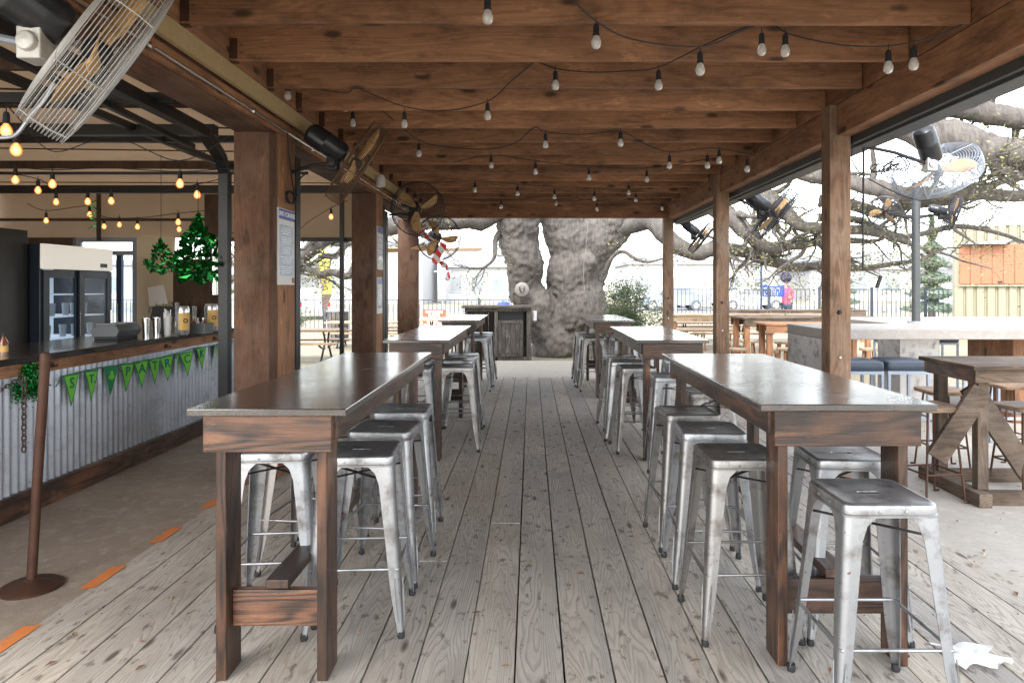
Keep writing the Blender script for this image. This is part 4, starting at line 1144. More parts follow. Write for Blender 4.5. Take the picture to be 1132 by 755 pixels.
# ------------------------------------------------------------------ rustic cabinet
t = thing('rustic_cabinet', 'weathered grey plank cabinet with open dark bays at the end of the deck', 'cabinet', (-1.36, 14.08, -.008))
w = 1.34
MB().box(-.06, w + .03, -.06, .62, 1.07, 1.12).build('top', 'greywood_x', t, bevel=.006)
MB().box(0, .05, 0, .55, 0, 1.068).box(w - .07, w, 0, .55, 0, 1.068).box(.62, .68, 0, .05, 0, 1.0).box(.05, w - .07, 0, .045, 1.0, 1.067).box(.05, w - .07, .0, .045, .0, .07).build('frame', 'greywood_z', t, bevel=.005)
m = MB()
for k in range(9): m.box(.05 + k * .136, .05 + k * .136 + .132, .50, .54, .02, 1.06)
m.build('back_panel', 'greywood_z', t)
m = MB()
for k in range(5): m.box(w + .002, w + .028, .01 + k * .108, .01 + k * .108 + .102, 0, 1.066)
m.build('side_planks', 'greywood_z', t)
m = MB().box(.69, .75, -.02, .02, .08, .82).box(1.14, 1.20, -.02, .02, .08, .82).box(.75, 1.14, -.02, .02, .76, .82).box(.75, 1.14, -.02, .02, .08, .14)
for k in range(4): m.box(.752 + k * .097, .752 + k * .097 + .093, -.005, .012, .142, .758)
o = m.build('door', 'greywood_z', t, bevel=.003)
MB().box(.05, .62, .05, .5, .45, .48).build('shelf', 'greywood_x', t)
MB().box(.70, 1.20, .06, .08, .83, .99).build('dark_screen', 'black', t)
m = MB().lathe([(.0001, 0), (.05, 0), (.055, .2), (.0001, .2)], 14, Matrix.Translation((w + .09, .15 + 14.08, .80)))
m.v = [(v[0] - 1.36, v[1], v[2]) for v in m.v]
o = m.build('paper_roll', 'white', smooth=40); tag(o, 'white paper roll fixed to the right side of the rustic cabinet', 'paper roll')

# ------------------------------------------------------------------ oak tree
def limb(m, pts, rads, n=10, k=5, wob=.18):
    sp = smooth_path(pts, k); rr = []
    for i in range(len(sp)):
        f = i / (len(sp) - 1) * (len(rads) - 1); a = int(min(f, len(rads) - 2)); rr.append(rads[a] + (rads[a + 1] - rads[a]) * (f - a))
    jit = [p + Vector((mnoise.noise(p * 1.7), mnoise.noise(p * 1.7 + Vector((9, 0, 0))), mnoise.noise(p * 1.7 + Vector((0, 9, 0))))) * .5 * rr[i] for i, p in enumerate(sp)]
    m.tube(jit, rr, n, wob=wob); return jit, rr
random.seed(11)
oak = thing('oak_tree', 'huge old oak with twin trunks and spreading limbs behind the deck', 'tree', (1.1, 15.8, -.05))
OL = Vector((1.1, 15.8, -.05))
def O(px, py, Y): return P(px, py, Y) - OL
trk = MB()
limb(trk, [O(652, 402, 15.9), O(643, 380, 15.8), O(634, 355, 15.6), O(635, 325, 15.5), O(639, 295, 15.5), O(635, 268, 15.5), O(622, 240, 15.4), O(600, 205, 15.4), O(575, 160, 15.0), O(560, 110, 14.5)], [1.25, .92, .66, .54, .56, .58, .52, .46, .38, .30], 40, 7, .07)
limb(trk, [O(640, 330, 15.7), O(650, 300, 15.7), O(664, 268, 15.6), O(682, 240, 15.4), O(705, 205, 15.2), O(735, 170, 14.8)], [.30, .40, .44, .46, .44, .36], 32, 7, .07)
limb(trk, [O(618, 402, 15.5), O(606, 370, 15.4), O(594, 340, 15.25), O(581, 318, 15.2), O(578, 290, 15.1), O(570, 265, 15.0), O(567, 240, 15.0), O(560, 200, 14.8), O(545, 150, 14.2)], [.55, .42, .36, .37, .38, .43, .46, .40, .3], 32, 7, .07)
# burls and hollow
for (px, py, Y, r) in ((563, 272, 14.72, .10), (652, 290, 15.05, .18)):
    c = O(px, py, Y); vs = []
    trk.tube([c + Vector((0, .12, -r)), c + Vector((0, .02, -r * .5)), c, c + Vector((0, .02, r * .5)), c + Vector((0, .12, r))], [r * .3, r * .85, r, r * .8, r * .3], 12, wob=.3)
to = trk.build('trunk', 'bark', oak, smooth=80)
md = to.modifiers.new('Remesh', 'REMESH'); md.mode = 'VOXEL'; md.voxel_size = .045; md.use_smooth_shade = True
md = to.modifiers.new('Smooth', 'SMOOTH'); md.factor = .5; md.iterations = 22
tx = bpy.data.textures.new('bark_relief', 'CLOUDS'); tx.noise_scale = .40; tx.noise_depth = 3
md = to.modifiers.new('Relief', 'DISPLACE'); md.texture = tx; md.strength = .07; md.mid_level = .5; md.texture_coords = 'LOCAL'
tx2 = bpy.data.textures.new('bark_fine', 'MUSGRAVE'); tx2.noise_scale = .10
md = to.modifiers.new('Relief2', 'DISPLACE'); md.texture = tx2; md.strength = .03; md.texture_coords = 'LOCAL'
br = MB(); tips = []
def twig(p, d, ln, r, depth):
    pts = [p]; dd = d.copy(); n = 5
    for i in range(n):
        dd = (dd + Vector((random.gauss(0, .32), random.gauss(0, .25), random.gauss(0, .30)))).normalized()
        p = p + dd * ln / n; pts.append(p)
    rad = [r * (1 - .75 * i / n) for i in range(n + 1)]
    br.tube(pts, rad, 6 if r > .03 else 4, cap=False)
    if depth <= 0: tips.extend(pts[2:]); return
    for k in range(random.choice((2, 3, 3))):
        i = random.randint(1, n); q = (dd + Vector((random.gauss(0, .7), random.gauss(0, .6), random.gauss(.05, .6)))).normalized()
        twig(pts[i], q, ln * random.uniform(.55, .8), rad[i] * .65, depth - 1)
def big(pl, rads, ntw=6, depth=2, tl=1.2, skip=0):
    j, rr = limb(br, [O(*p) for p in pl], rads, 10, 5, .22)
    for k in range(ntw):
        i = random.randint(max(1, skip), len(j) - 1)
        dirn = (j[i] - j[i - 1]).normalized()
        q = (dirn * .6 + Vector((random.gauss(0, .7), random.gauss(0, .4), random.gauss(.15, .7)))).normalized()
        twig(j[i], q, tl * random.uniform(.6, 1.3), max(.018, rr[i] * .45), depth)
    twig(j[-1], (j[-1] - j[-2]).normalized(), tl, rr[-1] * .9, depth)
# right side limbs
big([(690, 240, 15.3), (720, 246, 15), (744, 266, 14.8), (772, 281, 14.6), (803, 275, 14.4), (831, 281, 14.2), (855, 291, 14), (879, 295, 13.9), (905, 293, 13.8), (950, 296, 13.6), (1010, 289, 13.4)], [.34, .24, .19, .17, .15, .14, .12, .1, .08, .06, .04], 12, 2, 1.1, 14)
big([(735, 180, 14.8), (770, 212, 14.4), (801, 236, 14), (819, 253, 13.8), (851, 275, 13.6), (879, 271, 13.5), (905, 266, 13.4), (960, 268, 13.2)], [.34, .26, .20, .16, .13, .11, .09, .05], 9, 2, 1.1, 8)
big([(740, 165, 14.6), (800, 195, 14), (839, 214, 13.6), (859, 227, 13.4), (887, 249, 13.2), (915, 253, 13), (975, 258, 12.8), (1020, 275, 12.6)], [.32, .26, .18, .15, .12, .10, .08, .04], 9, 2, 1.1, 8)
big([(740, 150, 14.6), (830, 170, 13.5), (887, 187, 12.6), (942, 203, 12), (974, 208, 11.8), (1006, 216, 11.6), (1038, 215, 11.5), (1078, 213, 11.4), (1140, 216, 11.2), (1230, 210, 11)], [.36, .26, .19, .15, .14, .12, .12, .11, .1, .07], 10, 2, 1.0, 12)
big([(740, 130, 14.5), (860, 112, 12.8), (960, 118, 11.6), (1010, 136, 11), (1038, 148, 10.8), (1070, 160, 10.6), (1094, 168, 10.5), (1140, 172, 10.4), (1230, 150, 10.2)], [.40, .36, .32, .29, .27, .25, .24, .22, .18], 8, 2, 1.0, 12)
big([(960, 118, 11.6), (1010, 120, 11.2), (1062, 120, 11), (1100, 126, 10.9), (1140, 132, 10.8), (1220, 110, 10.6)], [.2, .2, .18, .17, .16, .12], 6, 2, .9, 6)
big([(1020, 140, 11.2), (1034, 112, 11.3), (1060, 92, 11.4), (1100, 82, 11.4), (1150, 62, 11.4)], [.12, .11, .09, .08, .05], 6, 2, .9, 3)
big([(905, 222, 12.8), (942, 228, 12.6), (974, 236, 12.4), (1000, 228, 12.3), (1058, 222, 12.2), (1090, 208, 12.1), (1140, 190, 12)], [.12, .11, .1, .09, .09, .07, .05], 9, 2, .9, 4)
big([(905, 240, 13.2), (950, 244, 13.0), (1000, 262, 13), (1060, 250, 12.8), (1120, 262, 12.6)], [.08, .07, .06, .05, .03], 8, 2, .9, 3)
# left side limbs
big([(560, 200, 14.8), (545, 236, 14.6), (510, 242, 14.4), (470, 243, 14.0), (430, 250, 13.8), (372, 262, 13.8), (344, 277, 13.6), (320, 292, 13.6), (270, 300, 13.4)], [.34, .25, .22, .2, .18, .16, .14, .13, .08], 14, 2, 1.0, 8)
big([(400, 256, 13.8), (388, 303, 13.6), (368, 302, 13.6), (352, 304, 13.6), (339, 298, 13.6), (320, 300, 13.6)], [.07, .08, .07, .07, .06, .05], 4, 2, .8, 6)
big([(400, 240, 14.2), (375, 281, 14), (358, 284, 14), (345, 292, 13.9), (325, 300, 13.9)], [.08, .06, .06, .05, .04], 4, 2, .8, 4)
big([(560, 250, 14.9), (548, 262, 14.8), (546, 285, 14.7), (535, 296, 14.6)], [.08, .06, .04, .03], 3, 1, .7, 3)
big([(545, 150, 14.2), (480, 120, 13.5), (400, 110, 12.5), (300, 120, 12)], [.3, .26, .2, .12], 6, 2, 1.3, 5)
big([(670, 300, 15.1), (676, 285, 14.9), (688, 278, 14.8), (702, 286, 14.7), (716, 290, 14.6), (732, 286, 14.5)], [.06, .05, .045, .04, .035, .02], 3, 1, .6, 12)
br.build('branches', 'bark', oak, smooth=80)
lf = MB()
random.shuffle(tips)
nl = 0
for tpt in tips:
    dens = 5 if tpt.x > 2 else 4
    for _ in range(dens):
        c = tpt + Vector((random.gauss(0, .16), random.gauss(0, .16), random.gauss(0, .13)))
        u = Vector((random.gauss(0, 1), random.gauss(0, 1), random.gauss(0, .8))).normalized(); w = u.orthogonal().normalized()
        s = random.uniform(.02, .040)
        lf.add([c - u * s, c + w * s * .5, c + u * s, c - w * s * .5], [(0, 1, 2, 3)]); nl += 1
print('oak tips', len(tips), 'leaves', nl)
lf.build('crown', 'oakleaf', oak)
m = MB().lathe([(.0001, .05), (.11, .05), (.15, .03), (.155, 0)], 24, Matrix.Translation(P(577, 320, 14.74)) @ Matrix.Rotation(R(90), 4, 'X'))
o = tag(m.build('round_plaque', 'conctop', smooth=40), 'round pale plaque with a U shaped mark on the left oak trunk', 'plaque')
c = P(577, 320, 14.66)
MB().tube([c + Vector((-.045, 0, .06)), c + Vector((-.045, 0, -.02)), c + Vector((-.02, 0, -.055)), c + Vector((.02, 0, -.055)), c + Vector((.045, 0, -.02)), c + Vector((.045, 0, .06))], .011, 6).build('mark', 'black', o)
o = MB().tube(smooth_path([P(650, 245, 14.5), P(648, 270, 14.6), P(645, 300, 14.7), P(647, 330, 14.8)], 5), .006, 6).build('rope', 'conctop')
tag(o, 'thin pale rope hanging down the front of the oak trunk', 'rope')

# shrub
def bush(name, label, cat, c, w, h, n, s, mat, stem=True, cone=False, reds=0):
    t = thing(name, label, cat, c)
    m = MB()
    cl = [Vector((random.gauss(0, w * .38), random.gauss(0, w * .35), h * (.35 + .55 * random.random()))) for _ in range(26)]
    for _ in range(n):
        if cone:
            z = random.random(); rr = w * (1 - z) * (.6 + .4 * math.sin(z * 40)) ; a = random.uniform(0, 6.28); p = Vector((rr * math.cos(a) * random.uniform(.5, 1), rr * math.sin(a), h * (.1 + .9 * z)))
        else:
            q = random.choice(cl); p = q + Vector((random.gauss(0, w * .13), random.gauss(0, w * .13), random.gauss(0, h * .09)))
        u = Vector((random.gauss(0, 1), random.gauss(0, 1), random.gauss(0, 1))).normalized() * s * random.uniform(.6, 1.2); q2 = u.orthogonal().normalized() * s * .4
        m.add([p - u, p + q2, p + u, p - q2], [(0, 1, 2, 3)])
    m.build('foliage', mat, t)
    m = MB()
    if cone: m.tube([(0, 0, 0), (0, 0, h * .95)], [w * .12, .01], 6)
    else:
        for q in cl[:14]: m.tube(smooth_path([(random.gauss(0, .05), random.gauss(0, .05), 0), q * .5 + Vector((random.gauss(0, .05), 0, .05)), q], 3), [.018] * 3 + [.012] * 3 + [.006], 5)
    m.build('stem', 'bark', t)
    return t
bush('leafy_shrub', 'leafy green shrub between the oak and the far right post', 'shrub', (1.98, 13.6, -.05), .78, 1.6, 6500, .036, 'bushleaf')
t = bush('red_leaved_plant', 'low plant with red and green leaves under the leafy shrub', 'plant', (2.25, 13.3, -.05), .25, .7, 260, .03, 'redleaf')
bush('conifer_tree', 'grey green conifer left of the cream container', 'tree', (17.2, 29.5, -.05), 1.3, 4.6, 5200, .12, 'coniferleaf', cone=True)
bush('conifer_tree', 'smaller conifer far behind the fan pole', 'tree', (14.0, 31, -.05), 1.0, 3.2, 3200, .12, 'coniferleaf', cone=True)
bush('hedge_plant', 'low green plants at the foot of the yellow banner flag', 'plant', (-8.3, 24, -.05), .6, .55, 700, .05, 'bushleaf')

# ------------------------------------------------------------------ fences
def fence(x0, y0, x1, y1, h, label, posts=6, step=.14):
    t = thing('metal_fence', label, 'fence', (x0, y0, -.05), group='dark metal picket fences')
    d_ = Vector((x1 - x0, y1 - y0, 0)); l = d_.length; u = d_.normalized()
    m = MB(); n = int(l / step)
    for k in range(n): 
        p = u * (k * step + .07); m.box(p.x - .009, p.x + .009, p.y - .009, p.y + .009, .08, h - .02)
    m.build('pickets', 'fencemetal', t)
    MB().beam((0, 0, h - .02), tuple(d_ + Vector((0, 0, h - .02))), .03, .03).build('rail', 'fencemetal', t)
    MB().beam((0, 0, .14), tuple(d_ + Vector((0, 0, .14))), .03, .03).build('rail', 'fencemetal', t)
    for k in range(posts + 1):
        p = u * (l * k / posts); MB().box(p.x - .035, p.x + .035, p.y - .035, p.y + .035, 0, h + .05).build('fence_post', 'fencemetal', t)
fence(-14, 22, 0.8, 22, 1.14, 'dark picket fence behind the picnic tables left of the oak')
fence(4.9, 24, 14.4, 22, 1.48, 'dark picket fence behind the long tables on the right')
t = thing('fence_sign', 'orange red notice with white lines of writing on the left fence', 'sign', (P(480, 352, 21.9).x, 21.9, 1.5 - 35 * 21.9 / F))
MB().box(-.37, .37, -.01, .01, -.28, .28).build('panel', 'redsign', t)
for k, s in enumerate(('NO DOGS', 'PLEASE', 'BEYOND THIS', 'SEATING', 'THANK YOU')): text_obj(s, .115, 'letterwhite', frame_mtx((0, -.014, .2 - k * .105), (1, 0, 0), (0, 0, 1)), t, 'lettering', .002, .002)
# feather flag with the lunch lettering
t = thing('feather_flag', 'tall yellow feather flag reading LUNCH SPECIALS beyond the bar', 'flag', (P(359, 0, 21).x, 21.0, -.05))
m = MB(); vs = []; n = 18
def edge(f):
    top = 2.92; z = .72 + (top - .72) * f
    l = -.12 - .06 * math.sin(f * 2.6) + (.16 * (1 - f) * .9) ; wd = .36 * math.sin(min(1, (1 - f) * 3.0 + .06) * 1.57) * min(1, f * 3.2 + .05)
    return l, wd, z
for k in range(n + 1):
    l, wd, z = edge(k / n); vs += [(l - .05, 0.02 * math.sin(k), z), (l + wd - .05, 0, z)]
m.add(vs, [(2 * k, 2 * k + 1, 2 * k + 3, 2 * k + 2) for k in range(5, n)]); fl = m.build('flag_cloth', 'flagyellow', t)
MB().add(vs[:12], [(2 * k, 2 * k + 1, 2 * k + 3, 2 * k + 2) for k in range(5)]).build('lower_cloth', 'flagdark', t)
MB().tube([(-.02, .02, 0), (-.1, .02, 1.4), (-.22, .02, 2.4), (-.1, .02, 2.95)], .012, 6).build('flag_pole', 'black', t)
text_obj('LUNCH', .30, 'flagdark', frame_mtx((-.10, -.03, 1.85), (.12, 0, 1), (-1, 0, .12)), fl, 'lettering', .002, .004)
text_obj('SPECIALS', .23, 'flagdark', frame_mtx((.08, -.03, 1.88), (.10, 0, 1), (-1, 0, .10)), fl, 'lettering', .002, .004)
t = thing('trash_bin', 'grey slatted bin standing near the yellow banner flag', 'bin', (P(374, 0, 19.5).x, 19.5, -.05))
m = MB()
for k in range(14):
    a = k * .4488; m.beam((.27 * math.cos(a), .27 * math.sin(a), .05), (.27 * math.cos(a), .27 * math.sin(a), .85), .10, .02, up=(math.cos(a), math.sin(a), 0))
m.build('slats', 'greywood_z', t)
MB().lathe([(.25, .05), (.25, .8), (.30, .86), (.2, .93), (.0001, .94)], 20).build('lid', 'greyframe', t, smooth=40)
t = thing('blue_bin', 'small blue bin beside the fence left of the oak trunk', 'bin', (P(557, 0, 23).x, 23, -.05))
MB().lathe([(.0001, 0), (.2, 0), (.24, .85), (.2, 1.02), (.0001, 1.08)], 16).build('body', 'binblue', t, smooth=40)
m = MB()
for k in range(6): m.box(-.55 + k * .185, -.55 + k * .185 + .17, -.3, .3, 0, .62 + .05 * math.sin(k * 2))
o = m.build('planter_crate', 'crate', loc=(P(884, 0, 25).x, 25, -.05)); tag(o, 'low tan wooden planter behind the right fence', 'planter')

# street pole and board with person
t = thing('notice_board', 'blue board with white grid lettering on a tall navy pole behind the right fence', 'board', (P(841.5, 0, 23.6).x, 23.6, -.05))
MB().tube([(0, 0, 0), (0, 0, 2.35)], .035, 10).build('pole', 'navy', t, smooth=40)
MB().box(.05, .80, -.02, .02, 1.20, 1.60).build('panel', 'bluepaint', t)
m = MB()
for r_ in range(5):
    for c_ in range(9):
        if random.random() < .85: m.box(.09 + c_ * .062, .09 + c_ * .062 + random.uniform(.02, .05), -.026, -.021, 1.24 + r_ * .062, 1.26 + r_ * .062)
m.box(.28, .55, -.03, -.021, 1.575, 1.60)
m.build('grid_print', 'letterwhite', t)
# person
def skinfig():
    t = thing('person', 'person in a pink top, dark trousers and round dark hat holding the blue board', 'person', (P(869, 0, 23.9).x, 23.9, -.05))
    def sk(name, verts, edges, rad, mat, sub=2):
        me = bpy.data.meshes.new(name); me.from_pydata(verts, edges, []); me.materials.append(M[mat])
        o = bpy.data.objects.new(name, me); col.objects.link(o); o.parent = t
        md = o.modifiers.new('Skin', 'SKIN'); sv = me.skin_vertices[0].data if me.skin_vertices else None
        return o, md
    import bmesh
    def fig(name, verts, edges, rad, mat, root=0):
        me = bpy.data.meshes.new(name)
        bm = bmesh.new(); sl = bm.verts.layers.skin.verify()
        vv = [bm.verts.new(v) for v in verts]
        for a, b_ in edges: bm.edges.new((vv[a], vv[b_]))
        for v_, r_ in zip(vv, rad): v_[sl].radius = (r_, r_) if not isinstance(r_, tuple) else r_
        vv[root][sl].use_root = True
        bm.to_mesh(me); bm.free(); me.materials.append(M[mat])
        o = bpy.data.objects.new(name, me); col.objects.link(o); o.parent = t
        o.modifiers.new('Skin', 'SKIN').use_smooth_shade = True; o.modifiers.new('Sub', 'SUBSURF').levels = 1
        o.modifiers['Sub'].render_levels = 2
        return o
    # whole continuous body in skin colour
    V = [(0, 0, .98), (0, 0, 1.16), (0, 0, 1.36), (0, 0, 1.50), (0, 0, 1.58), (0, -.02, 1.70),
         (-.18, 0, 1.45), (-.40, -.10, 1.50), (-.64, -.20, 1.55), (-.72, -.22, 1.56),
         (.18, 0, 1.44), (.24, -.03, 1.20), (.06, -.2, 1.16), (-.04, -.24, 1.18),
         (-.10, 0, .90), (-.10, .0, .50), (-.10, .02, .08), (-.10, -.12, .05),
         (.10, 0, .90), (.10, .0, .50), (.10, .02, .08), (.10, -.12, .05)]
    E = [(0, 1), (1, 2), (2, 3), (3, 4), (4, 5), (3, 6), (6, 7), (7, 8), (8, 9), (3, 10), (10, 11), (11, 12), (12, 13), (0, 14), (14, 15), (15, 16), (16, 17), (0, 18), (18, 19), (19, 20), (20, 21)]
    rad = [.13, .12, .14, .09, .055, .095, .055, .042, .032, .036, .055, .042, .032, .036, .085, .06, .04, .035, .085, .06, .04, .035]
    fig('body', V, E, rad, 'skin')
    Vt = V[0:4] + [V[6], V[7], (-.62, -.19, 1.545), V[10], V[11], (.1, -.16, 1.165)]
    fig('pink_top', [(0, 0, .90)] + Vt, [(0, 1), (1, 2), (2, 3), (3, 4), (4, 5), (5, 6), (6, 7), (4, 8), (8, 9), (9, 10)], [.18, .165, .15, .175, .10, .075, .06, .05, .075, .06, .05], 'pink')
    fig('trousers', [V[0], V[14], V[15], (-.10, .02, .12), V[18], V[19], (.10, .02, .12)], [(0, 1), (1, 2), (2, 3), (0, 4), (4, 5), (5, 6)], [.15, .105, .08, .065, .105, .08, .065], 'trousers')
    MB().lathe([(.0001, 1.70), (.12, 1.71), (.18, 1.80), (.19, 1.92), (.14, 2.04), (.0001, 2.09)], 20).build('hat', 'hatfur', t, smooth=60)
skinfig()

# cream container kiosk
t = thing('cream_container', 'cream ribbed metal container with a long orange shutter', 'container', (P(1057, 0, 19).x, 19.0, -.05), R(-30))
wc = 1.95
m = MB(); vs = []
nn = 64
for i in range(nn + 1):
    x = wc * i / nn; ph = (i % 8); y = 0 if ph < 6 else .05
    vs += [(x, y, .25), (x, y, 3.2)]
m.add(vs, [(2 * i, 2 * i + 2, 2 * i + 3, 2 * i + 1) for i in range(nn)])
m.build('ribbed_wall', 'containercream', t)
MB().box(0, wc, .06, 2.4, 0, .25).box(-.03, 0, -.02, 2.4, 0, 3.2).box(wc, wc + .12, -.02, 2.4, 0, 3.2).build('frame', 'containercream', t)
MB().add([(0, 0, 3.2), (wc, 0, 3.2), (wc, 2.4, 3.2), (0, 2.4, 3.2)], [(0, 1, 2, 3)]).build('roof', 'roofpale', t)
sh = MB(); k0 = 7
for k in range(k0): sh.box(.08 + k * .25, .08 + k * .25 + .235, -.06, -.03, 1.62, 2.68)
sh.box(.08, 1.8, -.029, -.02, 1.62, 2.6)
shm = sh.build('shutter', 'shutter', t, bevel=.01)
MB().box(.06, 1.86, -.07, -.02, 1.56, 1.60).build('sill', 'containercream', t)
MB().box(.95, 1.05, -.09, -.06, 1.66, 1.70).build('latch', 'black', shm)
MB().add([(.05, -.03, 2.74), (.2, -.30, 2.70), (1.1, -.32, 2.68), (1.25, -.06, 2.78), (1.85, -.06, 2.80), (1.8, -.02, 2.83), (1.1, .0, 2.80)], [(0, 1, 2, 3, 6), (3, 4, 5, 6)]).build('awning', 'greyframe', t)

# ------------------------------------------------------------------ far buildings and cars
def building(x, y, w, dpt, h, label, roof='flat', rows=1, cols=5, rz=0):
    t = thing('far_building', label, 'building', (x, y, -.05), R(rz), 'pale buildings across the road')
    MB().box(0, w, 0, dpt, 0, h).build('wall', 'wallpale', t)
    if roof == 'flat': MB().box(-.3, w + .3, -.3, dpt + .3, h, h + .5).build('roof', 'roofpale', t)
    else:
        MB().add([(-.5, -.5, h), (w + .5, -.5, h), (w + .5, dpt + .5, h), (-.5, dpt + .5, h), (-.5, dpt / 2, h + 2.2), (w + .5, dpt / 2, h + 2.2)], [(0, 1, 5, 4), (2, 3, 4, 5), (0, 4, 3), (1, 2, 5)]).build('roof', 'roofpale', t)
    for r_ in range(rows):
        for c in range(cols):
            cw = w / cols
            f_ = MB().box(c * cw + cw * .2, c * cw + cw * .8, -.08, -.01, 1.0 + r_ * 3, 2.6 + r_ * 3).build('window', 'wallpale', t)
            MB().box(c * cw + cw * .24, c * cw + cw * .76, -.1, -.081, 1.1 + r_ * 3, 2.5 + r_ * 3).build('pane', 'paneblue', f_)
    return t
building(-46, 66, 22, 12, 3.6, 'low pale building with flat roof far left across the road', 'flat', 1, 6)
building(-18.5, 60, 9, 10, 5.2, 'pale two storey building seen left of the oak trunk', 'flat', 2, 4)
building(-8.2, 66, 6, 10, 3.4, 'small pale gabled house right behind the left oak trunk', 'gable', 1, 3)
building(10, 70, 15, 12, 3.8, 'wide pale building with flat roof seen right of the oak', 'flat', 1, 5)
building(30, 74, 14, 10, 3.4, 'pale gabled house behind the person with the blue board', 'gable', 1, 4)
building(50, 80, 18, 12, 4.0, 'pale gabled building far right behind the conifers', 'gable', 1, 5)
def car(x, y, label, mat='carwhite', rz=0):
    t = thing('parked_car', label, 'car', (x, y, -.03), R(rz), 'pale cars parked along the road')
    side = [(-2.2, .35), (-2.25, .75), (-1.95, .95), (-1.2, 1.02), (-.6, 1.45), (.7, 1.48), (1.5, 1.05), (2.15, .9), (2.25, .55), (2.2, .35)]
    def ring(yy, sc=1.0): return [Vector((x_, yy, z_ if z_ < 1.0 else 1.0 + (z_ - 1.0) * sc)) for x_, z_ in side]
    m = MB().loft([ring(-.85), ring(-.88), ring(.88), ring(.85)], True, True)
    m.build('body', mat, t, bevel=.06, smooth=40)
    MB().add([(-1.05, -.885, 1.05), (-.55, -.885, 1.38), (.62, -.885, 1.40), (1.25, -.885, 1.08)], [(0, 3, 2, 1)]).add([(-1.22, -.7, 1.08), (-1.22, .7, 1.08), (-.66, .65, 1.44), (-.66, -.65, 1.44)], [(0, 1, 2, 3)]).build('window', 'paneblue', t)
    for x_ in (-1.4, 1.4):
        for s_ in (-1, 1):
            w_ = MB().lathe([(.0001, -.1), (.32, -.1), (.34, -.05), (.34, .05), (.32, .1), (.0001, .1)], 18, Matrix.Translation((x_, s_ * .80, .33)) @ Matrix.Rotation(R(90), 4, 'X')).build('wheel', 'tyre', t, smooth=40)
            MB().lathe([(.0001, -.02), (.2, -.02), (.2, .02), (.0001, .03)], 14, Matrix.Translation((x_, s_ * .91, .33)) @ Matrix.Rotation(R(90 * s_), 4, 'X')).build('rim', 'chrome', w_)
    for s_ in (-1, 1): MB().box(2.16, 2.27, s_ * .65 - .14, s_ * .65 + .14, .62, .82).build('tail_light', 'taillight', t)
    return t
car(9.2, 45, 'pale blue parked car seen just right of the far right post', 'carblue')
car(14.5, 45.5, 'white parked car seen left of the navy notice pole', 'carwhite')
car(12.4, 50.5, 'white parked car in the far lane behind the two nearer cars', 'carwhite', 180)
car(-10.9, 34, 'white parked car with red tail lights left of the yellow banner flag', 'carwhite', -70)
car(28, 46, 'white parked car seen behind the fan pole', 'carwhite')
# thin poles far away
for px, y, h, lb in ((747, 33, 5.0, 'thin grey lamp post right of the far right post'), (1009, 36, 4.2, 'thin grey lamp post far behind the fan pole'), (489, 26, 2.1, 'thin dark pole standing by the red fence sign')):
    t = thing('lamp_post', lb, 'lamp post', (P(px, 0, y).x, y, -.05), group='thin lamp posts')
    MB().tube([(0, 0, 0), (0, 0, h)], .05, 8).build('shaft', 'greyframe', t)
    MB().box(-.3, .3, -.06, .06, h, h + .06).build('lamp_head', 'greyframe', t)

# ------------------------------------------------------------------ fans
def fan_meshes(R_, dep, nring, seg, wr):
    cage = MB()
    def ring(r, z): cage.tube([(r * math.cos(2 * math.pi * k / seg), r * math.sin(2 * math.pi * k / seg), z) for k in range(seg)], wr, 4, closed=True, r=.5)
    for k in range(nring):
        f = (k + 1) / nring; r = R_ * (.18 + .80 * f)
        zz = dep * .5 - dep * .10 * f ** 3
        ring(r, zz); ring(r, -zz)
    nr = max(5, nring * 3 // 4)
    for k in range(nr):
        a = -1 + 2 * (k + .5) / nr; ring(R_ * (1.0 - .03 * a * a), a * dep * .40)
    for k in range(8):
        a = 2 * math.pi * k / 8 + .2
        pts = []
        for f in (.1, .3, .5, .7, .85, .98): pts.append((R_ * f, dep * .5 - dep * .10 * max(0, (f - .18) / .8) ** 3))
        prof = pts + [(R_ * .985, dep * .36), (R_ * 1.003, dep * .15), (R_ * 1.003, -dep * .15), (R_ * .985, -dep * .36)] + [(r, -z) for r, z in pts[::-1]]
        cage.tube([(r * math.cos(a), r * math.sin(a), z) for r, z in prof], wr * 1.5, 4, cap=False, r=.5)
    return cage
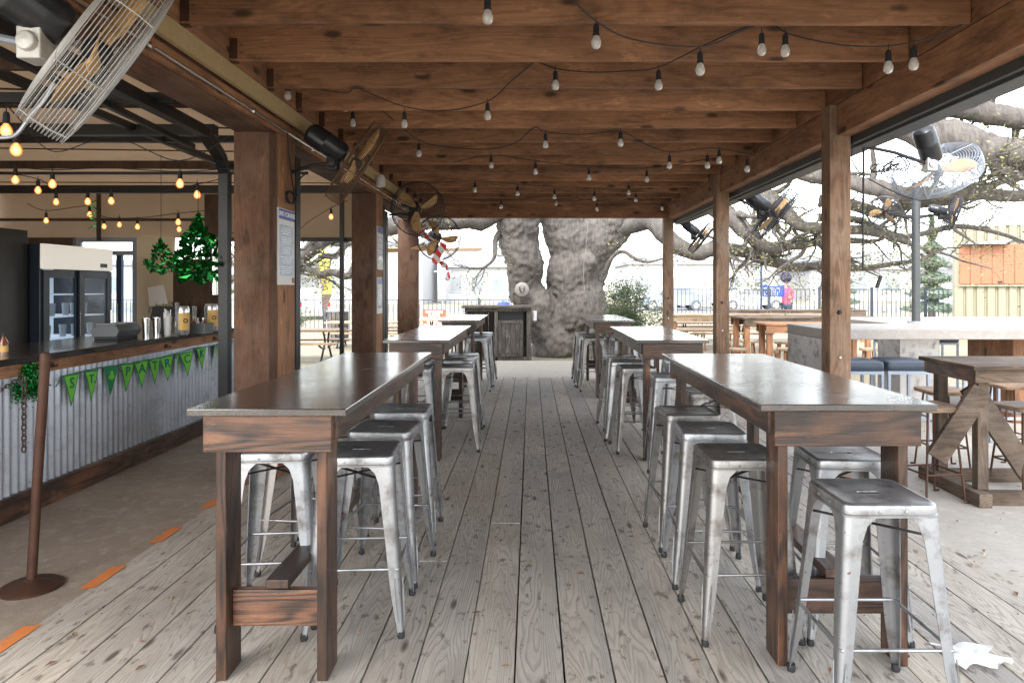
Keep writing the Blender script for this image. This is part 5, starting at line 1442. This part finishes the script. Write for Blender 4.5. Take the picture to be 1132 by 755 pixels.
def make_fan(label, R_=.38, wire='wire', nring=15, seg=56, wr=.0016, scale=1.0, rot=0, ncage=True, dep=.17, group='industrial wall fans under the beams'):
    t = thing('wall_fan', label, 'fan', group=group)
    fan_meshes(R_, dep, nring, seg, wr).build('cage', wire, t)
    MB().lathe([(.0001, .05), (.03, .045), (.045, .02), (.045, -.04), (.02, -.05)], 18).build('hub', 'black', t, smooth=40)
    for k in range(3):
        m = MB(); a0 = 2 * math.pi * k / 3 + rot; vs = []; n = 9
        for i in range(n + 1):
            f = i / n; r = .035 + (R_ * .90 - .035) * f
            w = R_ * (.10 + .52 * math.sin(min(1, f * 1.05) * 2.5) ** 1.0 * .55)
            if f > .85: w *= math.sqrt(max(0.05, (1 - f) / .15)) * .9 + .1
            sweep = .25 * f * f; a = a0 + sweep; tw_ = R(38 - 20 * f)
            e = Vector((math.cos(a), math.sin(a), 0)); q = Vector((-math.sin(a), math.cos(a), 0))
            c = e * r
            for s_ in (-1, -.33, .33, 1):
                p = c + q * (w * .5 * s_ * math.cos(tw_)) + Vector((0, 0, w * .5 * s_ * math.sin(tw_) - .01 * (1 - s_ * s_)))
                vs.append(p)
        fs = [(i * 4 + j, i * 4 + j + 1, (i + 1) * 4 + j + 1, (i + 1) * 4 + j) for i in range(n) for j in range(3)]
        o = m.add(vs, fs).build('blade', 'blade', t, smooth=60)
        sd = o.modifiers.new('Solid', 'SOLIDIFY'); sd.thickness = .004
    MB().lathe([(.0001, -.47), (.05, -.465), (.085, -.44), (.095, -.40), (.095, -.31), (.098, -.305), (.098, -.295), (.095, -.29), (.095, -.16), (.08, -.12), (.05, -.10), (.0001, -.10)], 28).build('motor', 'motor', t, smooth=35)
    mo = [c for c in t.children if c.name.startswith('motor')][0]
    vs = []
    for k in range(5):
        a = R(-20 + k * 10); vs += [(.0965 * math.cos(a), .0965 * math.sin(a), -.26), (.0965 * math.cos(a), .0965 * math.sin(a), -.20)]
    MB().add(vs, [(2 * k, 2 * k + 1, 2 * k + 3, 2 * k + 2) for k in range(4)]).build('motor_label', 'bracket', mo)
    return t
def place_fan(t, c, n, spin=0, scale=1.0):
    q = Vector(n).normalized().to_track_quat('Z', 'Y')
    t.rotation_mode = 'QUATERNION'; from mathutils import Quaternion
    t.rotation_quaternion = q @ Quaternion((0, 0, 1), spin); t.location = c; t.scale = (scale,) * 3
    return t
def arm(t, c, n, wall, mat='bracket', pipe='greyframe'):
    """bracket and arm in the fan's own frame"""
    bpy.context.view_layer.update()
    inv = t.matrix_world.inverted()
    q = Vector(n).normalized(); b0 = Vector(c) - q * .22 * t.scale[0] + Vector((0, 0, -.13)) * t.scale[0]
    m = MB().box(-.045, .045, -.05, .05, -.06, .06).lathe([(.0001, .075), (.035, .07), (.045, .02), (.045, -.04)], 14, Matrix.Rotation(R(90), 4, 'X'))
    m.v = [tuple(inv @ (b0 + Vector(v) * t.scale[0])) for v in m.v]; m.build('bracket', mat, t, bevel=.006)
    m = MB().tube([inv @ b0, inv @ ((b0 + Vector(wall)) / 2 + Vector((0, 0, .02))), inv @ Vector(wall)], .016, 8)
    m.build('arm', pipe, t, smooth=40)
fA = make_fan('large silver caged fan close at the top left corner', wire='wire', nring=18, seg=72, wr=.0017, rot=.9, dep=.21)
cA = P(108, 58, 3.0); nA = (.69, .63, -.53); place_fan(fA, cA, nA, .4, 1.12); arm(fA, cA, nA, (-2.35, 2.75, 2.5))
fB = make_fan('rusty brown caged fan on the left beam beside the first post', wire='wirebrown', nring=15, seg=56, wr=.0019, rot=.5)
cB = P(394, 181, 5.75); nB = (.78, .30, -.52); place_fan(fB, cB, nB, 1.0); arm(fB, cB, nB, (-1.98, 5.7, 2.45), 'black', 'black')
fC = make_fan('caged fan facing the aisle with orange blades on the middle left post', wire='wireblack', nring=10, seg=48, wr=.0022, rot=.2)
cC = P(462, 231, 9.6); nC = (.50, -.78, -.25); place_fan(fC, cC, nC, .2); arm(fC, cC, nC, (-1.98, 9.6, 2.5), 'black', 'black')
fD = make_fan('furthest caged fan on the left with orange blades against the bright background', wire='wireblack', nring=3, seg=48, wr=.0035, rot=.7)
cD = P(485, 263, 11.7); nD = (.35, -.9, -.15); place_fan(fD, cD, nD, 1.2); arm(fD, cD, nD, (-1.98, 12.0, 2.4), 'black', 'black')
gR = 'industrial fans outside the right beam'
fE = make_fan('silver caged fan tilted upward outside the near right post', wire='wirebrown' if False else 'greyframe', nring=14, seg=56, wr=.0024, rot=.3, group=gR)
cE = P(1035, 189, 5.5); nE = (.42, .15, -.75); nE = (.50, .38, -.78); place_fan(fE, cE, nE, .5, .86); arm(fE, cE, nE, (2.6, 5.45, 2.62), 'bracket', 'black')
fF = make_fan('caged fan outside the middle right post seen edge on', wire='wireblack', nring=12, seg=48, wr=.003, rot=.8, group=gR)
cF = P(856, 237, 8.7); nF = (.72, -.1, -.60); place_fan(fF, cF, nF, .1, .95); arm(fF, cF, nF, (2.6, 8.7, 2.62), 'black', 'black')
fG = make_fan('small looking fan outside the furthest right post', wire='wireblack', nring=9, seg=40, wr=.004, rot=.1, group=gR)
cG = P(776, 262, 12.0); nG = (.75, -.1, -.6); place_fan(fG, cG, nG, .6, .85); arm(fG, cG, nG, (2.6, 12.0, 2.6), 'black', 'black')
fH = make_fan('orange bladed fan on the left arm of the fan pole', wire='wireblack', nring=9, seg=40, wr=.005, rot=.4, group=gR)
cH = Vector((4.58 - .42, 8.1, 2.38)); nH = (-.5, -.7, -.35); place_fan(fH, cH, nH, .6, .5); arm(fH, cH, nH, (4.54, 8.18, 2.34), 'black', 'black')
fI = make_fan('orange bladed fan on the right arm of the fan pole', wire='wireblack', nring=9, seg=40, wr=.005, rot=.9, group=gR)
cI = Vector((4.58 + .38, 8.1, 2.36)); nI = (.85, -.3, -.3); place_fan(fI, cI, nI, .6, .55); arm(fI, cI, nI, (4.62, 8.18, 2.34), 'black', 'black')

# paddle ceiling fan
t = thing('ceiling_fan', 'wooden paddle fan hanging beyond the furthest left post', 'fan', (P(478, 0, 12.6).x, 12.6, 2.18))
MB().lathe([(.0001, -.08), (.09, -.06), (.11, 0), (.09, .08), (.02, .1)], 20).tube([(0, 0, .08), (0, 0, .80)], .014, 8).build('motor', 'black', t, smooth=40)
for k in range(4):
    a = R(-10 + 90 * k); e = Vector((math.cos(a), math.sin(a), 0)); q = Vector((-math.sin(a), math.cos(a), .35)).normalized()
    m = MB(); vs = []
    for f, w in ((.12, .03), (.3, .07), (.6, .085), (.88, .10), (.93, .07)):
        vs += [e * f - q * w, e * f + q * w]
    m.add(vs, [(2 * i, 2 * i + 2, 2 * i + 3, 2 * i + 1) for i in range(4)]); o = m.build('blade', 'blade', t)
    o.modifiers.new('Solid', 'SOLIDIFY').thickness = .01
# striped ribbon
t = None
def ribbon(name, pts, w, label):
    m = MB(); vs = []; rr = []; sp = smooth_path(pts, 8)
    for i, p in enumerate(sp):
        a = i * .11; o_ = Vector((math.cos(a), math.sin(a) * .6, .25)).normalized() * w / 2
        vs += [p - o_, p + o_]; rr += [i * .16, i * .16 + .5]
    m.add(vs, [(2 * i, 2 * i + 2, 2 * i + 3, 2 * i + 1) for i in range(len(sp) - 1)], rr)
    return tag(m.build(name, 'stripes'), label, 'ribbon', 'red and white striped ribbons')
ribbon('striped_ribbon', [P(470, 250, 11.5), P(466, 258, 11.5), P(478, 264, 11.45), P(490, 270, 11.5), P(484, 282, 11.5), P(480, 292, 11.5)], .13, 'upper red and white striped ribbon wound around the furthest left fan')
ribbon('striped_ribbon', [P(482, 288, 11.45), P(490, 292, 11.4), P(496, 300, 11.4), P(494, 310, 11.4)], .10, 'lower tail of red and white striped ribbon hanging below the furthest left fan')
t = thing('spotlight', 'small white spotlight fixed to the left beam before the middle post', 'light', P(421, 199, 8.4))
MB().lathe([(.0001, -.06), (.04, -.05), (.055, 0), (.055, .08), (.05, .085), (.0001, .08)], 18, Matrix.Rotation(R(170), 4, 'X')).build('lamp_head', 'whiteplastic', t, smooth=40)
MB().tube([(0, 0, .02), (-.14, 0, .05), (-.16, 0, .05)], .012, 8).build('bracket', 'white', t)
# coiled wires and hanging crank
m = MB()
pts = []
for k in range(60):
    a = k * .7; c = Vector((2.72 + .0035 * k, 5.42, 2.42 + .0008 * k)); pts.append(c + Vector((.07 * math.cos(a) * (1 + .3 * math.sin(k)), .05 * math.sin(a), .045 * math.sin(a * 1.1) * (1 + .4 * math.cos(k * .6)))))
m.tube(pts, .005, 5)
m.tube(smooth_path([(2.5, 5.33, 2.66), (2.50, 5.33, 2.45), (2.7, 5.4, 2.32), (3.1, 5.45, 2.18), (3.35, 5.45, 2.30)], 6), .005, 5)
tag(m.build('coiled_cable', 'cord'), 'black cable coiled loosely between the near right post and its fan', 'cable')
m = MB().tube([(2.66, 5.5, 2.62), (2.655, 5.5, 1.64)], .0085, 8).tube([(2.655, 5.5, 1.64), (2.74, 5.5, 1.60), (2.80, 5.5, 1.575)], .006, 6).tube([(2.80, 5.5, 1.585), (2.765, 5.5, 1.49)], .015, 8)
tag(m.build('crank_handle', 'blackpaint', smooth=40), 'black awning crank hanging beside the near right post', 'crank')
m = MB().tube(smooth_path([(-1.93, 5.45, 2.72), (-1.93, 5.5, 2.50), (-1.95, 5.7, 2.2), (-1.9, 5.6, 2.35), (-1.85, 5.7, 2.45)], 6), .006, 5)
pts = [Vector((-1.94 + .01 * math.sin(k), 5.55 + .1 * math.cos(k * .8), 2.22 + .05 * math.sin(k * .8))) for k in range(30)]
m.tube(pts, .005, 5)
tag(m.build('coiled_cable', 'cord'), 'black cable bundle on the side of the first left post', 'cable')
m = MB().tube(smooth_path([P(60, 92, 2.95), P(48, 112, 2.95), P(34, 128, 2.95), P(16, 150, 2.95), P(-10, 152, 2.95)], 6), .008, 8)
tag(m.build('fan_cable', 'galv', smooth=40), 'grey flexible cable sagging from the large fan at the top left', 'cable')

# ------------------------------------------------------------------ menu board, notice
def board(x, y0, y1, z0, z1, label, name='menu_board'):
    t = thing(name, label, 'sign', (x, 0, 0))
    MB().box(0, .014, y0, y1, z0, z1).build('backing', 'white', t, bevel=.002)
    MB().box(.0145, .016, y0 + .008, y1 - .008, z1 - .085, z1 - .006).build('blue_header', 'menublue', t)
    MB().box(.0145, .016, y0 + .02, y1 - .02, z0 + .07, z1 - .13).build('text_panel', 'menupale', t)
    m = MB(); z = z1 - .155; k = 0
    while z > z0 + .09:
        wd = (y1 - y0) * random.uniform(.25, .40); c = (y0 + y1) / 2
        if k % 5 != 4: m.box(.0165, .0175, c - wd, c + wd * random.uniform(.6, 1), z, z + .006)
        z -= .0155; k += 1
    m.box(.0145, .0155, y0 + .10, y1 - .1, z1 - .105, z1 - .098).box(.0145, .0155, y0 + .13, y1 - .13, z1 - .120, z1 - .113)
    m.build('menu_lines', 'menutext', t)
    return t
t = board(-1.982, 5.36, 5.72, 1.515, 2.12, 'tall blue and white menu board on the side of the first left post')
text_obj('UND CORNERS', .052, 'letterwhite', frame_mtx((.0175, 5.54, 2.075), (0, 1, 0), (0, 0, 1)), t, 'lettering', .001, .001)
MB().box(.0165, .0185, 5.655, 5.70, 1.53, 1.575).build('orange_badge', 'shutter', t)
t = board(-1.982, 8.82, 9.14, 1.72, 2.28, 'pale notice sheet on the side of the middle left post', 'notice_sheet')
t = board(-1.982, 8.82, 9.10, 1.15, 1.62, 'lower weathered notice on the side of the middle left post', 'notice_sheet')

# ------------------------------------------------------------------ string lights
def string(name, pts, bulbs, label, lit=False, sc=1.0, hooks=True, sag=True):
    """pts: cord points (px,py,Y); bulbs: (px,pyTopOfSocket,Y)"""
    o = MB().tube(smooth_path([P(*p) for p in pts], 6), .0042, 6).build(name, 'cord')
    tag(o, label, 'string lights', 'warm lit string lights over the bar' if lit else 'unlit string lights under the joists')
    for b_ in bulbs:
        c = P(*b_)
        s = sc
        k = MB().tube([c + Vector((0, 0, .035)), c], .003, 5).lathe([(.0001, .0), (.010, -.0), (.014, -.006 * s), (.0165 * s, -.02), (.0165 * s, -.05), (.019 * s, -.055), (.019 * s, -.064), (.0001, -.064)], 12, Matrix.Translation(c)).build('socket', 'cord', o, smooth=40)
        if lit: prof = [(.010, -.060), (.014, -.066), (.026, -.085), (.031, -.103), (.027, -.122), (.015, -.135), (.0001, -.139)]
        else: prof = [(.014, -.060), (.018, -.070), (.0265, -.092), (.0275, -.103), (.022, -.120), (.012, -.129), (.0001, -.131)]
        MB().lathe([(r * s, z * s) for r, z in prof], 16, Matrix.Translation(c)).build('bulb', 'glow' if lit else 'bulb', k, smooth=60)
def dep(py, zc=2.80): return F * (zc - H) / (CY - py)
def unlit(name, cordpx, bulbpx, label, zc=2.80, zb=None):
    string('string_lights', [(x, y, z_ if z_ else dep(y, zc)) for x, y, z_ in cordpx], [(x, y, z_) for x, y, z_ in bulbpx], label)
# near strings: cord depths interpolate smoothly between the joists
string('string_lights', [(560, -60, 3.2), (630, -2, 3.35), (659, 24, 3.45), (700, 44, 3.6), (775, 52, 3.75), (820, 34, 3.85), (850, 23, 3.9)], [(539, -3, 3.25), (659, 27, 3.6), (774, 58, 3.8)], 'nearest string of clear bulbs swooping from the top centre to the right hook')
string('string_lights', [(850, 23, 3.9), (868, 36, 3.85), (900, 45, 3.8), (940, 51, 3.75), (985, 51, 3.7), (1030, 42, 3.65), (1063, 28, 3.6)], [(842, 37, 3.95), (868, 38, 3.9), (982, 56, 3.85), (1010, 52, 3.8)], 'string of four clear bulbs running from the right hook to the right beam')
string('string_lights', [(592, 67, 4.75), (614, 76, 4.6), (650, 80, 4.5), (690, 79, 4.4), (727, 75, 4.35), (775, 52, 4.2), (820, 32, 4.0), (850, 22, 3.95)], [(614, 79, 4.7), (728, 78, 4.45)], 'second string of clear bulbs joining the right hook from the middle joists')
string('string_lights', [(390, 95, 5.4), (415, 106, 5.4), (447, 118, 5.3), (490, 123, 5.2), (539, 112, 5.0), (565, 90, 4.85), (592, 67, 4.75)], [(447, 124, 5.5), (539, 114, 5.15)], 'string of clear bulbs sagging below the joists left of centre')
string('string_lights', [(318, 85, 5.3), (340, 96, 5.3), (382, 103, 5.4), (390, 96, 5.4)], [(318, 92, 5.2), (382, 106, 5.6), (390, 124, 6.0)], 'short string of clear bulbs by the left beam')
string('string_lights', [(420, 120, 6.0), (463, 155, 6.4), (500, 163, 6.4), (540, 165, 6.3), (570, 158, 6.2), (591, 141, 6.0), (603, 146, 5.95), (640, 149, 5.9), (686, 146, 5.9), (710, 158, 6.0), (740, 168, 6.2), (783, 164, 6.2), (815, 168, 6.3), (834, 172, 6.3)], [(463, 159, 6.6), (603, 148, 6.1), (686, 146, 6.0), (740, 172, 6.5), (782, 172, 6.6), (795, 166, 6.4), (826, 176, 6.6)], 'long middle string of clear bulbs across the joists')
string('string_lights', [(500, 180, 7.4), (543, 172, 7.2), (592, 178, 7.2), (651, 184, 7.4), (715, 186, 7.4), (790, 175, 7.0)], [(543, 173, 7.3), (592, 180, 7.4), (651, 187, 7.8), (715, 189, 7.8)], 'string of four clear bulbs two thirds down the pergola')
string('string_lights', [(470, 203, 8.8), (525, 200, 8.8), (572, 204, 9.0), (600, 206, 9.0), (657, 208, 9.2), (700, 212, 9.6), (745, 214, 9.6)], [(525, 202, 8.9), (572, 206, 9.2), (613, 210, 9.4), (657, 212, 9.6), (695, 205, 9.2)], 'second last string of clear bulbs near the end beam')
string('string_lights', [(490, 218, 11.0), (550, 222, 11.0), (615, 217, 10.6), (660, 222, 11.0), (730, 226, 11.2), (752, 222, 11)], [(554, 222, 11.0), (615, 218, 10.8), (660, 225, 11.3), (703, 214, 10.6), (732, 224, 11.2)], 'furthest string of clear bulbs just before the end beam')
# lit strings
string('string_lights', [(-40, 105, 3.6), (7, 118, 3.9), (18, 128, 4.2), (60, 168, 5.5), (125, 152, 5.6), (198, 178, 5.6), (255, 150, 5.5)], [(7, 124, 3.7), (18, 146, 3.85)], 'nearest warm lit bulbs at the far left edge above the bar', lit=True)
string('string_lights', [(-20, 172, 5.6), (17, 184, 5.6), (58, 188, 5.6), (120, 186, 5.6), (199, 190, 5.6), (255, 186, 5.6)], [(17, 186, 5.8), (58, 190, 5.6), (199, 189, 5.4)], 'upper string of three warm lit bulbs over the bar', lit=True)
string('string_lights', [(0, 190, 6.5), (42, 198, 6.4), (62, 208, 6.8), (97, 207, 6.6), (123, 206, 6.6), (170, 212, 6.6), (218, 204, 6.2), (255, 195, 6.2)], [(42, 199, 6.6), (62, 213, 7.3), (97, 212, 6.9), (123, 211, 6.7), (218, 203, 6.1)], 'middle string of warm lit bulbs over the bar', lit=True)
string('string_lights', [(30, 225, 8.6), (51, 233, 8.4), (99, 228, 8.0), (115, 240, 8.6), (152, 241, 8.4), (197, 236, 8.0), (255, 230, 8.0)], [(51, 235, 8.4), (99, 228, 8.2), (115, 242, 9.0), (132, 240, 9.0), (152, 242, 8.6), (197, 236, 7.8), (198, 245, 8.8)], 'low back string of warm lit bulbs in front of the tan panels', lit=True)
string('string_lights', [(225, 255, 8.2), (245, 262, 8.2), (262, 255, 8.0)], [(245, 262, 9.2)], 'single warm lit bulb beside the black upright', lit=True)
string('string_lights', [(328, 258, 9.6), (340, 246, 9.2), (366, 230, 8.4), (384, 222, 8.2)], [(366, 231, 8.6), (330, 256, 9.8)], 'warm lit bulbs between the first and middle left posts', lit=True)

# ------------------------------------------------------------------ camera, light
cam = bpy.data.cameras.new('camera'); co = bpy.data.objects.new('camera', cam); col.objects.link(co)
co.location = (0, 0, H); co.rotation_euler = (R(90), 0, 0)
cam.sensor_width = 36; cam.lens = 36 * F / 1132; cam.shift_x = (566 - CX) / 1132; cam.shift_y = -(377.5 - CY) / 1132
cam.clip_start = .05; cam.clip_end = 800
scene.camera = co
SUN_EL, SUN_AZ = 48, 205      # azimuth the light comes from
w = bpy.data.worlds.new('World'); scene.world = w; w.use_nodes = True; nt = w.node_tree
bg = nt.nodes['Background']
sky = nt.nodes.new('ShaderNodeTexSky'); sky.sky_type = 'NISHITA'; sky.sun_disc = False
sky.sun_elevation = R(SUN_EL); sky.sun_rotation = R(SUN_AZ); sky.air_density = 1.2; sky.dust_density = 1.5; sky.ozone_density = 1.0
hs = nt.nodes.new('ShaderNodeHueSaturation'); hs.inputs['Saturation'].default_value = .3
nt.links.new(sky.outputs[0], hs.inputs['Color'])
nt.links.new(hs.outputs[0], bg.inputs['Color']); bg.inputs['Strength'].default_value = 0.95
sl = bpy.data.lights.new('sun', 'SUN'); sl.energy = 2.5; sl.angle = R(12); sl.color = (1, .95, .88)
so = bpy.data.objects.new('sun', sl); col.objects.link(so)
az = R(SUN_AZ)
dirv = Vector((math.sin(az) * math.cos(R(SUN_EL)), math.cos(az) * math.cos(R(SUN_EL)), math.sin(R(SUN_EL))))
so.rotation_euler = dirv.to_track_quat('Z', 'Y').to_euler(); so.location = dirv * 50
scene.view_settings.view_transform = 'Standard'; scene.view_settings.look = 'None'; scene.view_settings.exposure = 0
scene.cycles.max_bounces = 8; scene.cycles.diffuse_bounces = 5; scene.cycles.transparent_max_bounces = 12
scene.cycles.use_denoising = True
